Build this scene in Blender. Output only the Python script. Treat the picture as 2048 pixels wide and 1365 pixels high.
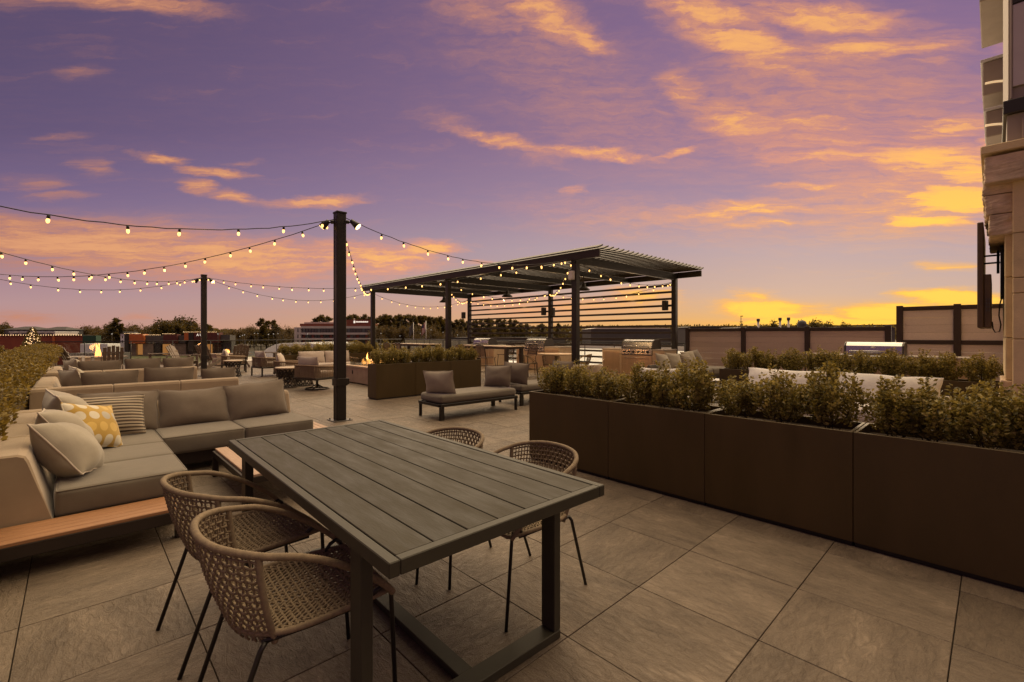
import bpy, math, random
from mathutils import Vector, Matrix, noise as mnoise
import numpy as np
R = math.radians
random.seed(7); rng = np.random.default_rng(7)
SC = bpy.context.scene
COL = SC.collection
for o in list(bpy.data.objects): bpy.data.objects.remove(o)

# ---------------------------------------------------------------- camera
F, YH, PH, CAMZ = 920.0, 669.0, 0.81, 1.387      # focal (px of 2048), horizon row, heading, eye height
cph, sph = math.cos(PH), math.sin(PH)
cam = bpy.data.objects.new('camera', bpy.data.cameras.new('camera')); COL.objects.link(cam)
cam.location = (0, 0, CAMZ); cam.rotation_euler = (R(90), 0, PH - R(90))
cam.data.sensor_width = 36; cam.data.lens = F / 2048 * 36
cam.data.shift_y = -(682.5 - YH) / 2048
cam.data.clip_start = .05; cam.data.clip_end = 6000
SC.camera = cam
SC.view_settings.view_transform = 'Standard'; SC.view_settings.look = 'None'
SC.view_settings.exposure = 0.0; SC.view_settings.gamma = 1
SC.render.resolution_x, SC.render.resolution_y = 1024, 682
SC.render.engine = 'CYCLES'
SC.cycles.use_denoising = True
SC.cycles.max_bounces = 7; SC.cycles.diffuse_bounces = 3; SC.cycles.glossy_bounces = 3
SC.cycles.transparent_max_bounces = 12
SC.cycles.sample_clamp_indirect = 4

def lin(c):
    return tuple(((x/255)/12.92 if x/255 <= .04045 else ((x/255+.055)/1.055)**2.4) for x in c)
def L4(c): return lin(c) + (1,)
# pixel -> place helpers (a pixel gives a direction; the distance comes from what the thing touches)
def gp(u, v, z=0.):
    d = F*(CAMZ-z)/(v-YH); r = (u-1024)/F*d
    return (d*cph+r*sph, d*sph-r*cph)
def at(u, d):
    r = (u-1024)/F*d
    return (d*cph+r*sph, d*sph-r*cph)
def zrow(v, d): return CAMZ-(v-YH)*d/F
def pr(x, y, z):
    d = x*cph+y*sph; r = x*sph-y*cph
    return 1024+F*r/d, YH+F*(CAMZ-z)/d, d

# ---------------------------------------------------------------- sky
SUN_AZ, SUN_EL = R(14), R(55)
world = bpy.data.worlds.new('World'); SC.world = world; world.use_nodes = True
NT = world.node_tree; NT.nodes.clear()
class NB:
    def __init__(s, nt): s.nt = nt
    def n(s, t, **k):
        nd = s.nt.nodes.new(t)
        for a, b in k.items(): setattr(nd, a, b)
        return nd
    def put(s, sock, v):
        if v is None: return
        if hasattr(v, 'is_output'): s.nt.links.new(v, sock)
        else: sock.default_value = v
    def m(s, op, a, b=None, c=None, clamp=False):
        nd = s.n('ShaderNodeMath', operation=op, use_clamp=clamp)
        for i, v in enumerate((a, b, c)): s.put(nd.inputs[i], v)
        return nd.outputs[0]
    def vm(s, op, a, b=None):
        nd = s.n('ShaderNodeVectorMath', operation=op)
        s.put(nd.inputs[0], a); s.put(nd.inputs[1], b)
        return nd.outputs['Value'] if op in ('LENGTH', 'DOT_PRODUCT') else nd.outputs[0]
    def mr(s, v, a, b, c=0., d=1., kind='SMOOTHSTEP'):
        nd = s.n('ShaderNodeMapRange', interpolation_type=kind)
        for i, q in enumerate((v, a, b, c, d)): s.put(nd.inputs[i], q)
        return nd.outputs[0]
    def mix(s, f, a, b, blend='MIX'):
        nd = s.n('ShaderNodeMix', data_type='RGBA', blend_type=blend)
        s.put(nd.inputs[0], f); s.put(nd.inputs[6], a); s.put(nd.inputs[7], b)
        return nd.outputs[2]
    def ramp(s, f, stops, interp='LINEAR'):
        nd = s.n('ShaderNodeValToRGB'); cr = nd.color_ramp; cr.interpolation = interp
        while len(cr.elements) < len(stops): cr.elements.new(.5)
        for e, (p, c) in zip(cr.elements, stops): e.position = p; e.color = c
        s.put(nd.inputs[0], f); return nd.outputs[0]
    def noise(s, vec, scale, detail=4, rough=.55, dist=0., out=0):
        nd = s.n('ShaderNodeTexNoise'); s.put(nd.inputs['Vector'], vec)
        nd.inputs['Scale'].default_value = scale; nd.inputs['Detail'].default_value = detail
        nd.inputs['Roughness'].default_value = rough; nd.inputs['Distortion'].default_value = dist
        return nd.outputs[out]
    def comb(s, x, y, z=0.):
        nd = s.n('ShaderNodeCombineXYZ')
        for i, v in enumerate((x, y, z)): s.put(nd.inputs[i], v)
        return nd.outputs[0]
w = NB(NT)
tc = w.n('ShaderNodeTexCoord').outputs['Generated']
sx = w.n('ShaderNodeSeparateXYZ'); NT.links.new(tc, sx.inputs[0])
X_, Y_, Z_ = sx.outputs
DEG = 180/math.pi
# compass bearing measured from the photograph's middle (degrees, to the right positive) and elevation
fwd = w.m('ADD', w.m('MULTIPLY', X_, cph), w.m('MULTIPLY', Y_, sph))
rgt = w.m('SUBTRACT', w.m('MULTIPLY', X_, sph), w.m('MULTIPLY', Y_, cph))
AZ = w.m('MULTIPLY', w.m('ARCTAN2', rgt, fwd), DEG)
EL0 = w.m('MULTIPLY', w.m('ARCSINE', Z_), DEG)
hor = w.m('MAXIMUM', fwd, w.m('MULTIPLY', w.m('SQRT', w.m('MULTIPLY_ADD', X_, X_, w.m('MULTIPLY', Y_, Y_))), .4))
EL = w.m('MULTIPLY', w.m('ARCTAN2', Z_, hor), DEG)   # elevation along the band of sky the terrace faces
# nearness to the sunset bearing
dz = w.m('MULTIPLY', w.m('SUBTRACT', AZ, 47.), 1/DEG)
warm = w.m('POWER', w.mr(w.m('COSINE', dz), -.35, 1.0, 0, 1, 'LINEAR'), 1.6)
el01 = w.m('DIVIDE', EL, 60., clamp=True)
def stops(L): return [(e/60, L4(c)) for e, c in L]
cool = w.ramp(el01, stops([(0, (188, 143, 138)), (4, (180, 144, 148)), (10, (148, 124, 147)), (17, (116, 99, 135)), (24, (95, 82, 116)), (33, (87, 75, 107)), (60, (74, 64, 100))]))
hot = w.ramp(el01, stops([(0, (252, 186, 72)), (2, (234, 182, 116)), (5, (206, 176, 158)), (10.5, (188, 166, 170)), (15, (172, 146, 164)), (23, (152, 122, 152)), (34, (136, 108, 144)), (60, (100, 84, 120))]))
base = w.mix(warm, cool, hot)
# --- clouds
P = w.comb(w.m('MULTIPLY', AZ, 1.), EL)
wn = w.noise(w.vm('MULTIPLY', P, (.055, .15, 1)), 1., 4, .6, 0, 1)
wn2 = w.noise(w.vm('MULTIPLY', P, (.28, .7, 1)), 1., 5, .65, 0, 1)
warp = w.vm('ADD', w.vm('MULTIPLY', w.vm('SUBTRACT', wn, (.5, .5, .5)), (8, 2.6, 0)), w.vm('MULTIPLY', w.vm('SUBTRACT', wn2, (.5, .5, .5)), (4.5, 1.5, 0)))
PW = w.vm('ADD', P, warp)
streak = w.noise(w.vm('MULTIPLY', PW, (.085, .60, 1)), 1., 8, .66)
fine = w.noise(w.vm('MULTIPLY', PW, (.38, 1.9, 1)), 1., 5, .62)
tex = w.m('ADD', w.m('MULTIPLY', w.m('SUBTRACT', w.m('ADD', w.m('MULTIPLY', streak, .55), w.m('MULTIPLY', fine, .45)), .5), 1.55), .5)
# cloud banks: (col, row, half width, half height, tilt down-right deg, amount)
CL = [(240, 8, 290, 26, 5, 1.0), (60, -10, 120, 40, 0, .9),
 (330, 310, 70, 13, 9, 1.2), (430, 340, 95, 12, 8, 1.2), (385, 370, 52, 19, 22, 1.05), (470, 396, 62, 18, 14, 1.05), (640, 403, 140, 13, -3, 1.05), (500, 322, 60, 8, -5, .6),
 (172, 330, 58, 22, 14, .7), (60, 366, 95, 20, -6, .6), (130, 386, 100, 11, -2, .6), (150, 146, 85, 22, -6, .45), (130, 270, 95, 9, -7, .5),
 (180, 490, 420, 72, 5, 1.25), (480, 520, 330, 60, 4, 1.12), (730, 520, 210, 50, 2, 1.1), (845, 497, 90, 22, 2, 1.25), (300, 545, 380, 36, 0, .75),
 (60, 632, 150, 18, 4, .8), (300, 634, 60, 8, 3, .55), (40, 440, 150, 30, 6, .75),
 (940, 20, 120, 60, 20, .6), (1090, 30, 170, 55, 20, 1.0), (1170, 75, 70, 30, 20, 1.05), (980, 120, 240, 80, 15, .4),
 (1400, 25, 170, 44, 12, 1.1), (1480, 85, 210, 44, 14, 1.15), (1640, 30, 230, 48, 5, 1.1), (1700, 100, 240, 38, -4, 1.05), (1860, 90, 140, 36, -8, .85), (1560, 140, 170, 32, 12, .9), (1880, 122, 90, 12, -8, .7),
 (1370, 180, 80, 50, 35, .9), (1470, 235, 160, 55, 12, .95), (1650, 250, 220, 44, 5, .85), (1240, 170, 130, 50, 20, .45),
 (1000, 280, 180, 17, 12, .95), (1200, 309, 170, 14, 4, 1.05), (1360, 305, 70, 10, -12, .9), (900, 240, 110, 26, 14, .45),
 (1150, 378, 38, 13, -12, .85), (1090, 320, 110, 18, 10, .45),
 (1500, 412, 160, 26, -3, 1.05), (1420, 425, 130, 26, 5, .8), (1620, 373, 130, 12, 1, 1.0), (1560, 442, 210, 14, -3, .85), (1330, 440, 170, 40, 3, .55),
 (1640, 300, 260, 60, 5, .85), (1840, 250, 140, 42, -6, 1.15), (1830, 320, 190, 54, 6, 1.25), (1890, 400, 140, 30, 2, 2.1), (1850, 440, 125, 20, 3, 1.6), (1930, 345, 95, 36, 4, 1.5), (1960, 290, 110, 60, 0, .9),
 (1910, 535, 90, 14, -3, .8), (1230, 470, 230, 18, 4, .4),
 (1540, 622, 125, 26, 8, 1.6), (1640, 648, 270, 16, 0, 1.8), (1780, 622, 155, 23, -4, 1.7), (1900, 594, 135, 18, 3, 1.9), (1500, 600, 80, 26, 10, 1.0),
 (1130, 612, 300, 24, -2, .85), (1290, 592, 110, 22, 2, .95), (980, 602, 120, 18, 0, .8), (960, 527, 50, 9, 0, .8), (1180, 640, 360, 14, 0, .5), (1250, 230, 460, 170, 14, .46), (1300, 440, 440, 70, 4, .5), (1050, 60, 360, 110, 18, .5), (1650, 180, 460, 180, 8, .66), (250, 505, 540, 90, 4, .62), (1780, 400, 340, 120, 5, .75), (2120, 430, 180, 120, 0, .9), (2150, 120, 200, 70, 0, .8)]
PW1 = w.vm('ADD', PW, (0, 0, 1))
dens = None
for (u, v, hw, hh, rot, amt) in CL:
    a = math.atan((u-1024)/F); e = math.atan((YH-v)/F)
    sa = math.cos(a)**2/F*DEG*hw; se = math.cos(e)**2/F*DEG*hh
    A_, E_ = a*DEG, e*DEG; S1, S2 = sa*1.25, max(se, .5)*1.3; c_, s_ = math.cos(R(rot)), math.sin(R(rot))
    q1 = w.vm('DOT_PRODUCT', PW1, (c_/S1, -s_/S1, -(A_*c_-E_*s_)/S1))
    q2 = w.vm('DOT_PRODUCT', PW1, (s_/S2, c_/S2, -(A_*s_+E_*c_)/S2))
    f = w.mr(w.m('SQRT', w.m('MULTIPLY_ADD', q1, q1, w.m('MULTIPLY', q2, q2))), 1.15, 0., 0., amt)
    dens = f if dens is None else w.m('SMOOTH_MAX', dens, f, .18)
# broken cloud continued over the unseen sky, thickened there to warm the light
gen = w.mr(streak, .42, .66, 0., .85)
away = w.m('MAXIMUM', w.mr(EL, 34., 46.), w.mr(w.m('ABSOLUTE', AZ), 52., 66.))
dens = w.m('MAXIMUM', dens, w.m('MULTIPLY', gen, w.m('ADD', w.m('MULTIPLY', away, .75), .25)))
alpha = w.m('MULTIPLY', w.mr(w.m('MULTIPLY', dens, w.m('ADD', w.m('MULTIPLY', tex, 1.9), -.06)), .06, 1.0), .96)
glow = w.m('MULTIPLY', warm, w.mr(EL, 30., 3., .25, 1.))
core = w.m('MULTIPLY', w.mr(w.m('MULTIPLY', dens, tex), .36, .80), glow)
ccol = w.ramp(glow, [(0, L4((188, 126, 100))), (.18, L4((212, 144, 116))), (.42, L4((230, 156, 126))), (.75, L4((242, 172, 118))), (1, L4((254, 190, 84)))])
ccol = w.mix(w.m('MULTIPLY', core, 1.2, clamp=True), ccol, tuple(1.6*q for q in lin((255, 205, 16)))+(1,))
ccol = w.mix(w.mr(w.m('MULTIPLY', dens, tex), .35, .7, 0, .55), ccol, w.mix(warm, L4((236, 168, 124)), L4((250, 176, 110))))
skyc = w.mix(alpha, base, ccol)
# below the horizon line: dull ground haze
skyc = w.mix(w.mr(EL, 0., -3.), skyc, L4((120, 96, 84)))
nish = w.n('ShaderNodeTexSky', sky_type='NISHITA', sun_disc=False)
nish.sun_elevation = R(3); nish.sun_rotation = R(90) - SUN_AZ
nish.dust_density = 3
b1 = w.n('ShaderNodeBackground'); NT.links.new(skyc, b1.inputs[0]); b1.inputs[1].default_value = 1.0
b2 = w.n('ShaderNodeBackground'); NT.links.new(nish.outputs[0], b2.inputs[0]); b2.inputs[1].default_value = 0.002
ad = w.n('ShaderNodeAddShader'); NT.links.new(b1.outputs[0], ad.inputs[0]); NT.links.new(b2.outputs[0], ad.inputs[1])
wo = w.n('ShaderNodeOutputWorld'); NT.links.new(ad.outputs[0], wo.inputs[0])
world.cycles.sampling_method = 'MANUAL'; world.cycles.sample_map_resolution = 512
# ---------------------------------------------------------------- sun (raised high and spread very wide, as soft overhead fill)
sl = bpy.data.lights.new('sun', 'SUN'); sl.energy = 5.0; sl.angle = R(110); sl.color = (1, .78, .46)
so = bpy.data.objects.new('sun', sl); COL.objects.link(so)
so.rotation_euler = Vector((-math.cos(SUN_EL)*math.cos(SUN_AZ), -math.cos(SUN_EL)*math.sin(SUN_AZ), -math.sin(SUN_EL))).to_track_quat('-Z', 'Y').to_euler()
# ================================================================= helpers
class MB:
    """collects shapes, build() links them as one mesh object"""
    def __init__(s): s.v = []; s.f = []; s.sm = []
    def add(s, v, f, smooth=False):
        n = len(s.v); s.v += [tuple(p) for p in v]; s.f += [tuple(i+n for i in q) for q in f]; s.sm += [smooth]*len(f); return s
    def box(s, x0, x1, y0, y1, z0, z1, b=0.):
        x0, x1 = min(x0, x1), max(x0, x1); y0, y1 = min(y0, y1), max(y0, y1); z0, z1 = min(z0, z1), max(z0, z1)
        if b <= 0:
            v = [(x, y, z) for x in (x0, x1) for y in (y0, y1) for z in (z0, z1)]
            return s.add(v, [(0, 1, 3, 2), (4, 6, 7, 5), (0, 4, 5, 1), (2, 3, 7, 6), (0, 2, 6, 4), (1, 5, 7, 3)])
        b = min(b, (x1-x0)*.45, (y1-y0)*.45, (z1-z0)*.45)
        v = []; idx = {}
        for i, x in ((0, x0), (1, x1)):
            for j, y in ((0, y0), (1, y1)):
                for k, z in ((0, z0), (1, z1)):
                    ix, iy, iz = (x+b if i == 0 else x-b), (y+b if j == 0 else y-b), (z+b if k == 0 else z-b)
                    for a, p in enumerate(((x, iy, iz), (ix, y, iz), (ix, iy, z))):
                        idx[i, j, k, a] = len(v); v.append(p)
        f = []
        I = lambda i, j, k, a: idx[i, j, k, a]
        for q in (0, 1):
            A = [I(q, 0, 0, 0), I(q, 1, 0, 0), I(q, 1, 1, 0), I(q, 0, 1, 0)]; f.append(A if q else A[::-1])
            A = [I(0, q, 0, 1), I(0, q, 1, 1), I(1, q, 1, 1), I(1, q, 0, 1)]; f.append(A if q else A[::-1])
            A = [I(0, 0, q, 2), I(1, 0, q, 2), I(1, 1, q, 2), I(0, 1, q, 2)]; f.append(A if q else A[::-1])
        for i in (0, 1):
            for j in (0, 1):
                A = [I(i, j, 0, 0), I(i, j, 1, 0), I(i, j, 1, 1), I(i, j, 0, 1)]; f.append(A if i != j else A[::-1])
                A = [I(i, 0, j, 0), I(i, 0, j, 2), I(i, 1, j, 2), I(i, 1, j, 0)]; f.append(A if i != j else A[::-1])
                A = [I(0, i, j, 1), I(1, i, j, 1), I(1, i, j, 2), I(0, i, j, 2)]; f.append(A if i != j else A[::-1])
                for k in (0, 1):
                    A = [I(i, j, k, 0), I(i, j, k, 1), I(i, j, k, 2)]; f.append(A if (i+j+k) % 2 else A[::-1])
        return s.add(v, f)
    def tube(s, pts, r, n=8, closed=False, cap=True, smooth=True, rr=None, flat=1.):
        pts = [Vector(p) for p in pts]; m = len(pts); v = []; up = Vector((0, 0, 1)); prev = None
        for i, p in enumerate(pts):
            if closed: t = pts[(i+1) % m]-pts[i-1]
            else: t = pts[min(i+1, m-1)]-pts[max(i-1, 0)]
            t.normalize()
            if prev is None:
                a = up if abs(t.z) < .9 else Vector((1, 0, 0))
                x = t.cross(a).normalized()
            else:
                x = (prev-t*prev.dot(t)).normalized()
            prev = x; y = t.cross(x)
            q = rr[i] if rr is not None else r
            for k in range(n):
                an = 2*math.pi*(k+.5)/n
                v.append(p+x*math.cos(an)*q+y*math.sin(an)*q*flat)
        f = []
        for i in range(m if closed else m-1):
            for k in range(n):
                a, b = i*n+k, i*n+(k+1) % n; c, d = ((i+1) % m)*n+k, ((i+1) % m)*n+(k+1) % n
                f.append((a, b, d, c))
        if cap and not closed:
            f.append(tuple(range(n))[::-1]); f.append(tuple((m-1)*n+k for k in range(n)))
        return s.add(v, f, smooth)
    def lathe(s, prof, c=(0, 0, 0), n=16, smooth=True, axis='z', cap=True):
        v = []
        for r, z in prof:
            for k in range(n):
                a = 2*math.pi*k/n
                p = (r*math.cos(a), r*math.sin(a), z)
                if axis == 'x': p = (z, p[0], p[1])
                if axis == 'y': p = (p[0], z, p[1])
                v.append((p[0]+c[0], p[1]+c[1], p[2]+c[2]))
        m = len(prof); f = []
        for i in range(m-1):
            for k in range(n): f.append((i*n+k, i*n+(k+1) % n, (i+1)*n+(k+1) % n, (i+1)*n+k))
        if cap:
            f.append(tuple(range(n))[::-1]); f.append(tuple((m-1)*n+k for k in range(n)))
        return s.add(v, f, smooth)
    def prism(s, prof, a0, a1, axis='x', b=.012):
        """profile extruded along an axis with softened ends; prof = [(l, z)], axis x: (x, l, z), axis y: (l, y, z)"""
        cl = sum(p[0] for p in prof)/len(prof); cz = sum(p[1] for p in prof)/len(prof); n = len(prof); v = []
        def sc(p, k):
            l, z = p; dl, dz = l-cl, z-cz; q = math.hypot(dl, dz); g = max(0, q-k)/q
            return cl+dl*g, cz+dz*g
        for t, k in ((a0, b), (a0+math.copysign(b, a1-a0), 0), (a1-math.copysign(b, a1-a0), 0), (a1, b)):
            for p in prof:
                l, z = sc(p, k); v.append((t, l, z) if axis == 'x' else (l, t, z))
        f = [(i*n+k, i*n+(k+1) % n, (i+1)*n+(k+1) % n, (i+1)*n+k) for i in range(3) for k in range(n)]
        f += [tuple(range(n))[::-1], tuple(3*n+k for k in range(n))]
        return s.add(v, f)
    def cushion(s, x0, x1, y0, y1, z0, z1, r=.045, puff=.012, n=15):
        """soft upholstered block"""
        c = Vector(((x0+x1)/2, (y0+y1)/2, (z0+z1)/2)); h = Vector(((x1-x0)/2, (y1-y0)/2, (z1-z0)/2)); r = min(r, *(q*.95 for q in h))
        def par(H):
            k = r/H; a = [-1, -1+k*.3, -1+k*.65, -1+k]; m = n-7
            return a+[-1+k+(2-2*k)*(i+1)/(m+1) for i in range(m)]+[-q for q in a[::-1]]
        for ax in range(3):
            a, b = [(1, 2), (2, 0), (0, 1)][ax]
            pa, pb = par(h[a]), par(h[b])
            for sg in (-1, 1):
                v = []
                for i in pa:
                    for j in pb:
                        p = Vector((0, 0, 0)); p[ax] = sg*h[ax]; p[a] = i*h[a]; p[b] = j*h[b]
                        inn = Vector([max(-h[q]+r, min(h[q]-r, p[q])) for q in range(3)])
                        d = p-inn
                        if d.length > 1e-9: p = inn+d.normalized()*r
                        p[ax] += sg*puff*(1-i*i)*(1-j*j)+sg*.0035*mnoise.noise((c+p)*5.5)*(1-i**4)*(1-j**4)
                        v.append(c+p)
                m = len(pb)
                f = [(i*m+j, (i+1)*m+j, (i+1)*m+j+1, i*m+j+1) for i in range(len(pa)-1) for j in range(m-1)]
                s.add(v, f if sg > 0 else [q[::-1] for q in f], True)
        return s
    def welt(s, x0, x1, y0, y1, z, r=.004, k=.02):
        p = []
        for cx, cy, a0 in ((x1-k, y1-k, 0), (x0+k, y1-k, 90), (x0+k, y0+k, 180), (x1-k, y0+k, 270)):
            for q in range(4): p.append((cx+k*math.cos(R(a0+q*30)), cy+k*math.sin(R(a0+q*30)), z+.0012*mnoise.noise(Vector((cx*9+q, cy*9, 0)))))
        return s.tube(p, r, 5, closed=True)
    def pillow(s, w_, h_, t_, n=16, seed=0, pinch=.07, cz=0.):
        """width along x, height along z, thickness along y, centre at origin"""
        for sg in (-1, 1):
            v = []
            for i in range(n+1):
                for j in range(n+1):
                    a, b = math.sin((i/n-.5)*math.pi), math.sin((j/n-.5)*math.pi)
                    x = w_/2*a*(1-pinch*(1-b*b)); z = h_/2*b*(1-pinch*(1-a*a))
                    t = (max(0, 1-abs(a)**2.6)*max(0, 1-abs(b)**2.6))**.62
                    wr = mnoise.noise(Vector((x*7+seed*3.1, z*7, seed+sg)))*.10+mnoise.noise(Vector((x*22+seed, z*16, seed*2+sg)))*.035
                    t *= 1+wr*1.6-cz*b
                    x += mnoise.noise(Vector((seed, b*2, a*2)))*.014; z += mnoise.noise(Vector((a*2, seed, b*2)))*.014
                    v.append((x, sg*t_/2*t, z))
            m = n+1
            f = [(i*m+j, (i+1)*m+j, (i+1)*m+j+1, i*m+j+1) for i in range(n) for j in range(n)]
            s.add(v, f if sg < 0 else [q[::-1] for q in f], True)
        return s
    def pillow_edge(s, w_, h_, seed=0, pinch=.07, r=.006, n=16):
        p = []
        def pt(a, b):
            x = w_/2*a*(1-pinch*(1-b*b)); z = h_/2*b*(1-pinch*(1-a*a))
            return (x+mnoise.noise(Vector((seed, b*2, a*2)))*.014, 0, z+mnoise.noise(Vector((a*2, seed, b*2)))*.014)
        q = [math.sin((i/n-.5)*math.pi) for i in range(n)]
        for t in q: p.append(pt(t, -1))
        for t in q: p.append(pt(1, t))
        for t in q: p.append(pt(-t, 1))
        for t in q: p.append(pt(-1, -t))
        return s.tube(p, r, 6, closed=True)
    def xf(s, M):
        s.v = [tuple(M @ Vector(p)) for p in s.v]; return s
    def mesh(s, name, mt):
        me = bpy.data.meshes.new(name); me.from_pydata(s.v, [], s.f); me.update()
        me.polygons.foreach_set('use_smooth', s.sm)
        if mt: me.materials.append(mt)
        return me
    def build(s, name, mt, parent=None, loc=None):
        o = bpy.data.objects.new(name, s.mesh(name, mt)); COL.objects.link(o)
        if parent is not None: o.parent = parent
        if loc: o.location = loc
        return o
def tag(o, label, cat, group=None):
    o['label'] = label; o['category'] = cat
    if group: o['group'] = group
    return o
def thing(name, label, cat, loc=(0, 0, 0), rz=0., group=None):
    o = bpy.data.objects.new(name, None); COL.objects.link(o); o.empty_display_size = .1
    o.location = loc if len(loc) == 3 else (*loc, 0); o.rotation_euler = (0, 0, rz)
    return tag(o, label, cat, group)
def struct(o): o['kind'] = 'structure'; return o
def link(name, me, parent=None, loc=None, rz=0., sc=None):
    o = bpy.data.objects.new(name, me); COL.objects.link(o)
    if parent is not None: o.parent = parent
    if loc is not None: o.location = loc
    if rz: o.rotation_euler = (0, 0, rz)
    if sc: o.scale = sc
    return o
KIDS = {}
def dup(root, label, loc, rz=0., sc=None, group=None):
    """a copy of a thing with copies of its parts and sub-parts"""
    r = root.copy(); COL.objects.link(r); r.location = loc if len(loc) == 3 else (*loc, 0); r.rotation_euler = (0, 0, rz); r['label'] = label
    if sc: r.scale = (sc,)*3 if not hasattr(sc, '__len__') else sc
    if group: r['group'] = group
    def rec(a, b):
        for ch in a.children:
            c = ch.copy(); COL.objects.link(c); c.parent = b; rec(ch, c)
    rec(root, r); return r
ORD = ['first', 'second', 'third', 'fourth', 'fifth', 'sixth', 'seventh', 'eighth', 'ninth', 'tenth', 'eleventh', 'twelfth', 'thirteenth', 'fourteenth', 'fifteenth', 'sixteenth', 'seventeenth', 'eighteenth', 'nineteenth', 'twentieth',
       'twenty-first', 'twenty-second', 'twenty-third', 'twenty-fourth', 'twenty-fifth', 'twenty-sixth', 'twenty-seventh', 'twenty-eighth', 'twenty-ninth', 'thirtieth']

# ================================================================= materials
def mat(name, col, rough=.6, metal=0., var=.12, scale=6., bump=0., bscale=60., emit=None, es=0., spec=.5, detail=4, rnd=0., coords='Object', rvar=0., stretch=None, col2=None):
    m = bpy.data.materials.new(name); m.use_nodes = True; nt = m.node_tree; g = NB(nt)
    p = nt.nodes['Principled BSDF']
    p.inputs['Roughness'].default_value = rough; p.inputs['Metallic'].default_value = metal
    p.inputs['Specular IOR Level'].default_value = spec
    c = (*col, 1) if len(col) == 3 else col
    t = g.n('ShaderNodeTexCoord').outputs[coords]
    if stretch: t = g.vm('MULTIPLY', t, stretch)
    if rnd:
        oi = g.n('ShaderNodeObjectInfo').outputs['Random']
        t = g.vm('ADD', t, g.comb(g.m('MULTIPLY', oi, 37.), g.m('MULTIPLY', oi, 91.), g.m('MULTIPLY', oi, 13.)))
    if var > 0 or col2:
        nz = g.noise(t, scale, detail, .6)
        lo = tuple(q*(1-var) for q in c[:3])+(1,); hi = tuple(min(1, q*(1+var)) for q in c[:3])+(1,)
        if col2: hi = (*col2, 1); lo = c
        k = g.mix(g.mr(nz, .3, .7, 0, 1, 'LINEAR'), lo, hi)
        if rnd:
            k = g.mix(1., k, g.comb(*(g.m('ADD', g.m('MULTIPLY', oi, rnd), 1-rnd/2) for _ in range(3))), 'MULTIPLY')
        nt.links.new(k, p.inputs['Base Color'])
        if rvar: nt.links.new(g.mr(nz, .3, .7, rough-rvar, rough+rvar, 'LINEAR'), p.inputs['Roughness'])
    else: p.inputs['Base Color'].default_value = c
    if bump:
        b = g.n('ShaderNodeBump'); b.inputs['Strength'].default_value = bump; b.inputs['Distance'].default_value = .01
        nt.links.new(g.noise(t, bscale, 4, .6), b.inputs['Height']); nt.links.new(b.outputs[0], p.inputs['Normal'])
    if emit:
        p.inputs['Emission Color'].default_value = (*emit, 1); p.inputs['Emission Strength'].default_value = es
    return m
def noemis(m): m.cycles.emission_sampling = 'NONE'; return m
def fabric(name, col, weave=420., var=.10, rough=.92):
    m = mat(name, col, rough, 0, var, 5., 0, rnd=.08)
    nt = m.node_tree; g = NB(nt); p = nt.nodes['Principled BSDF']
    t = g.n('ShaderNodeTexCoord').outputs['Object']
    a = g.noise(t, weave, 2, .5); c = g.noise(t, 9., 3, .5)
    b = g.n('ShaderNodeBump'); b.inputs['Strength'].default_value = .25; b.inputs['Distance'].default_value = .004
    nt.links.new(g.m('ADD', a, g.m('MULTIPLY', c, 3.)), b.inputs['Height']); nt.links.new(b.outputs[0], p.inputs['Normal'])
    p.inputs['Sheen Weight'].default_value = .25; p.inputs['Sheen Roughness'].default_value = .5
    return m
M = {}
M['black'] = mat('black_metal', (.020, .016, .013), .42, .3, .15, 9, .03, 200)
M['bronze'] = mat('dark_bronze_metal', (.036, .026, .019), .45, .35, .15, 5, .04, 150)
M['planter'] = mat('planter_steel', (.074, .047, .013), .5, .2, .16, 1.6, .06, 60, rvar=.12, rnd=.15, stretch=(3, 3, .7), detail=7)
M['tabletop'] = mat('table_slat_paint', (.036, .031, .0205), .58, 0, .28, 7, .10, 40, spec=.22, rvar=.14, rnd=.18, stretch=(3, .6, 1), detail=7)
M['tableframe'] = mat('table_frame_paint', (.040, .036, .023), .5, 0, .10, 8, .03, 150, spec=.3)
M['fab_tan'] = fabric('tan_sling_fabric', (.35, .265, .175), 600, .06)
M['fab_seat'] = fabric('grey_taupe_cushion_fabric', (.150, .126, .090))
M['fab_back'] = fabric('brown_taupe_cushion_fabric', (.160, .124, .088))
M['fab_light'] = fabric('pale_and_sky_lit_taupe_fabric', (.34, .295, .22))  # pale pillows; on sky-facing back cushions the skylight is put into this colour
M['fab_white'] = fabric('off_white_cushion_fabric', (.78, .75, .70))
M['fab_cream'] = fabric('cream_cushion_fabric', (.42, .35, .29))
M['piping'] = fabric('pale_piping', (.50, .42, .33))
M['cable'] = mat('black_cable', (.012, .010, .009), .6, 0, 0)
M['soil'] = mat('mulch', (.05, .032, .02), .95, 0, .5, 30, .6, 60)
M['bark'] = mat('bark', (.06, .045, .035), .9, 0, .3, 12, .4, 40)
M['steel'] = mat('brushed_steel', (.55, .53, .51), .22, 1., .05, 30, .02, 300)
M['steel_dark'] = mat('dark_steel', (.10, .09, .08), .4, .8, .1, 10)
M['stone_counter'] = mat('counter_stone', (.46, .35, .24), .5, 0, .12, 8, .05, 60)
M['door_steel'] = mat('counter_door_steel', (.58, .42, .27), .33, .75, .1, 8, .03, 90, stretch=(1, 1, .1))
M['concrete'] = mat('concrete', (.36, .31, .27), .8, 0, .14, 3, .15, 40)
M['fire_stone'] = mat('fire_table_stone', (.42, .31, .225), .7, 0, .12, 5, .1, 40)
M['rope_brown'] = mat('woven_rope_brown', (.20, .135, .085), .85, 0, .25, 40, .3, 400)
M['white_plastic'] = mat('white_plastic', (.62, .60, .57), .5, 0, .05, 5)
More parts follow.
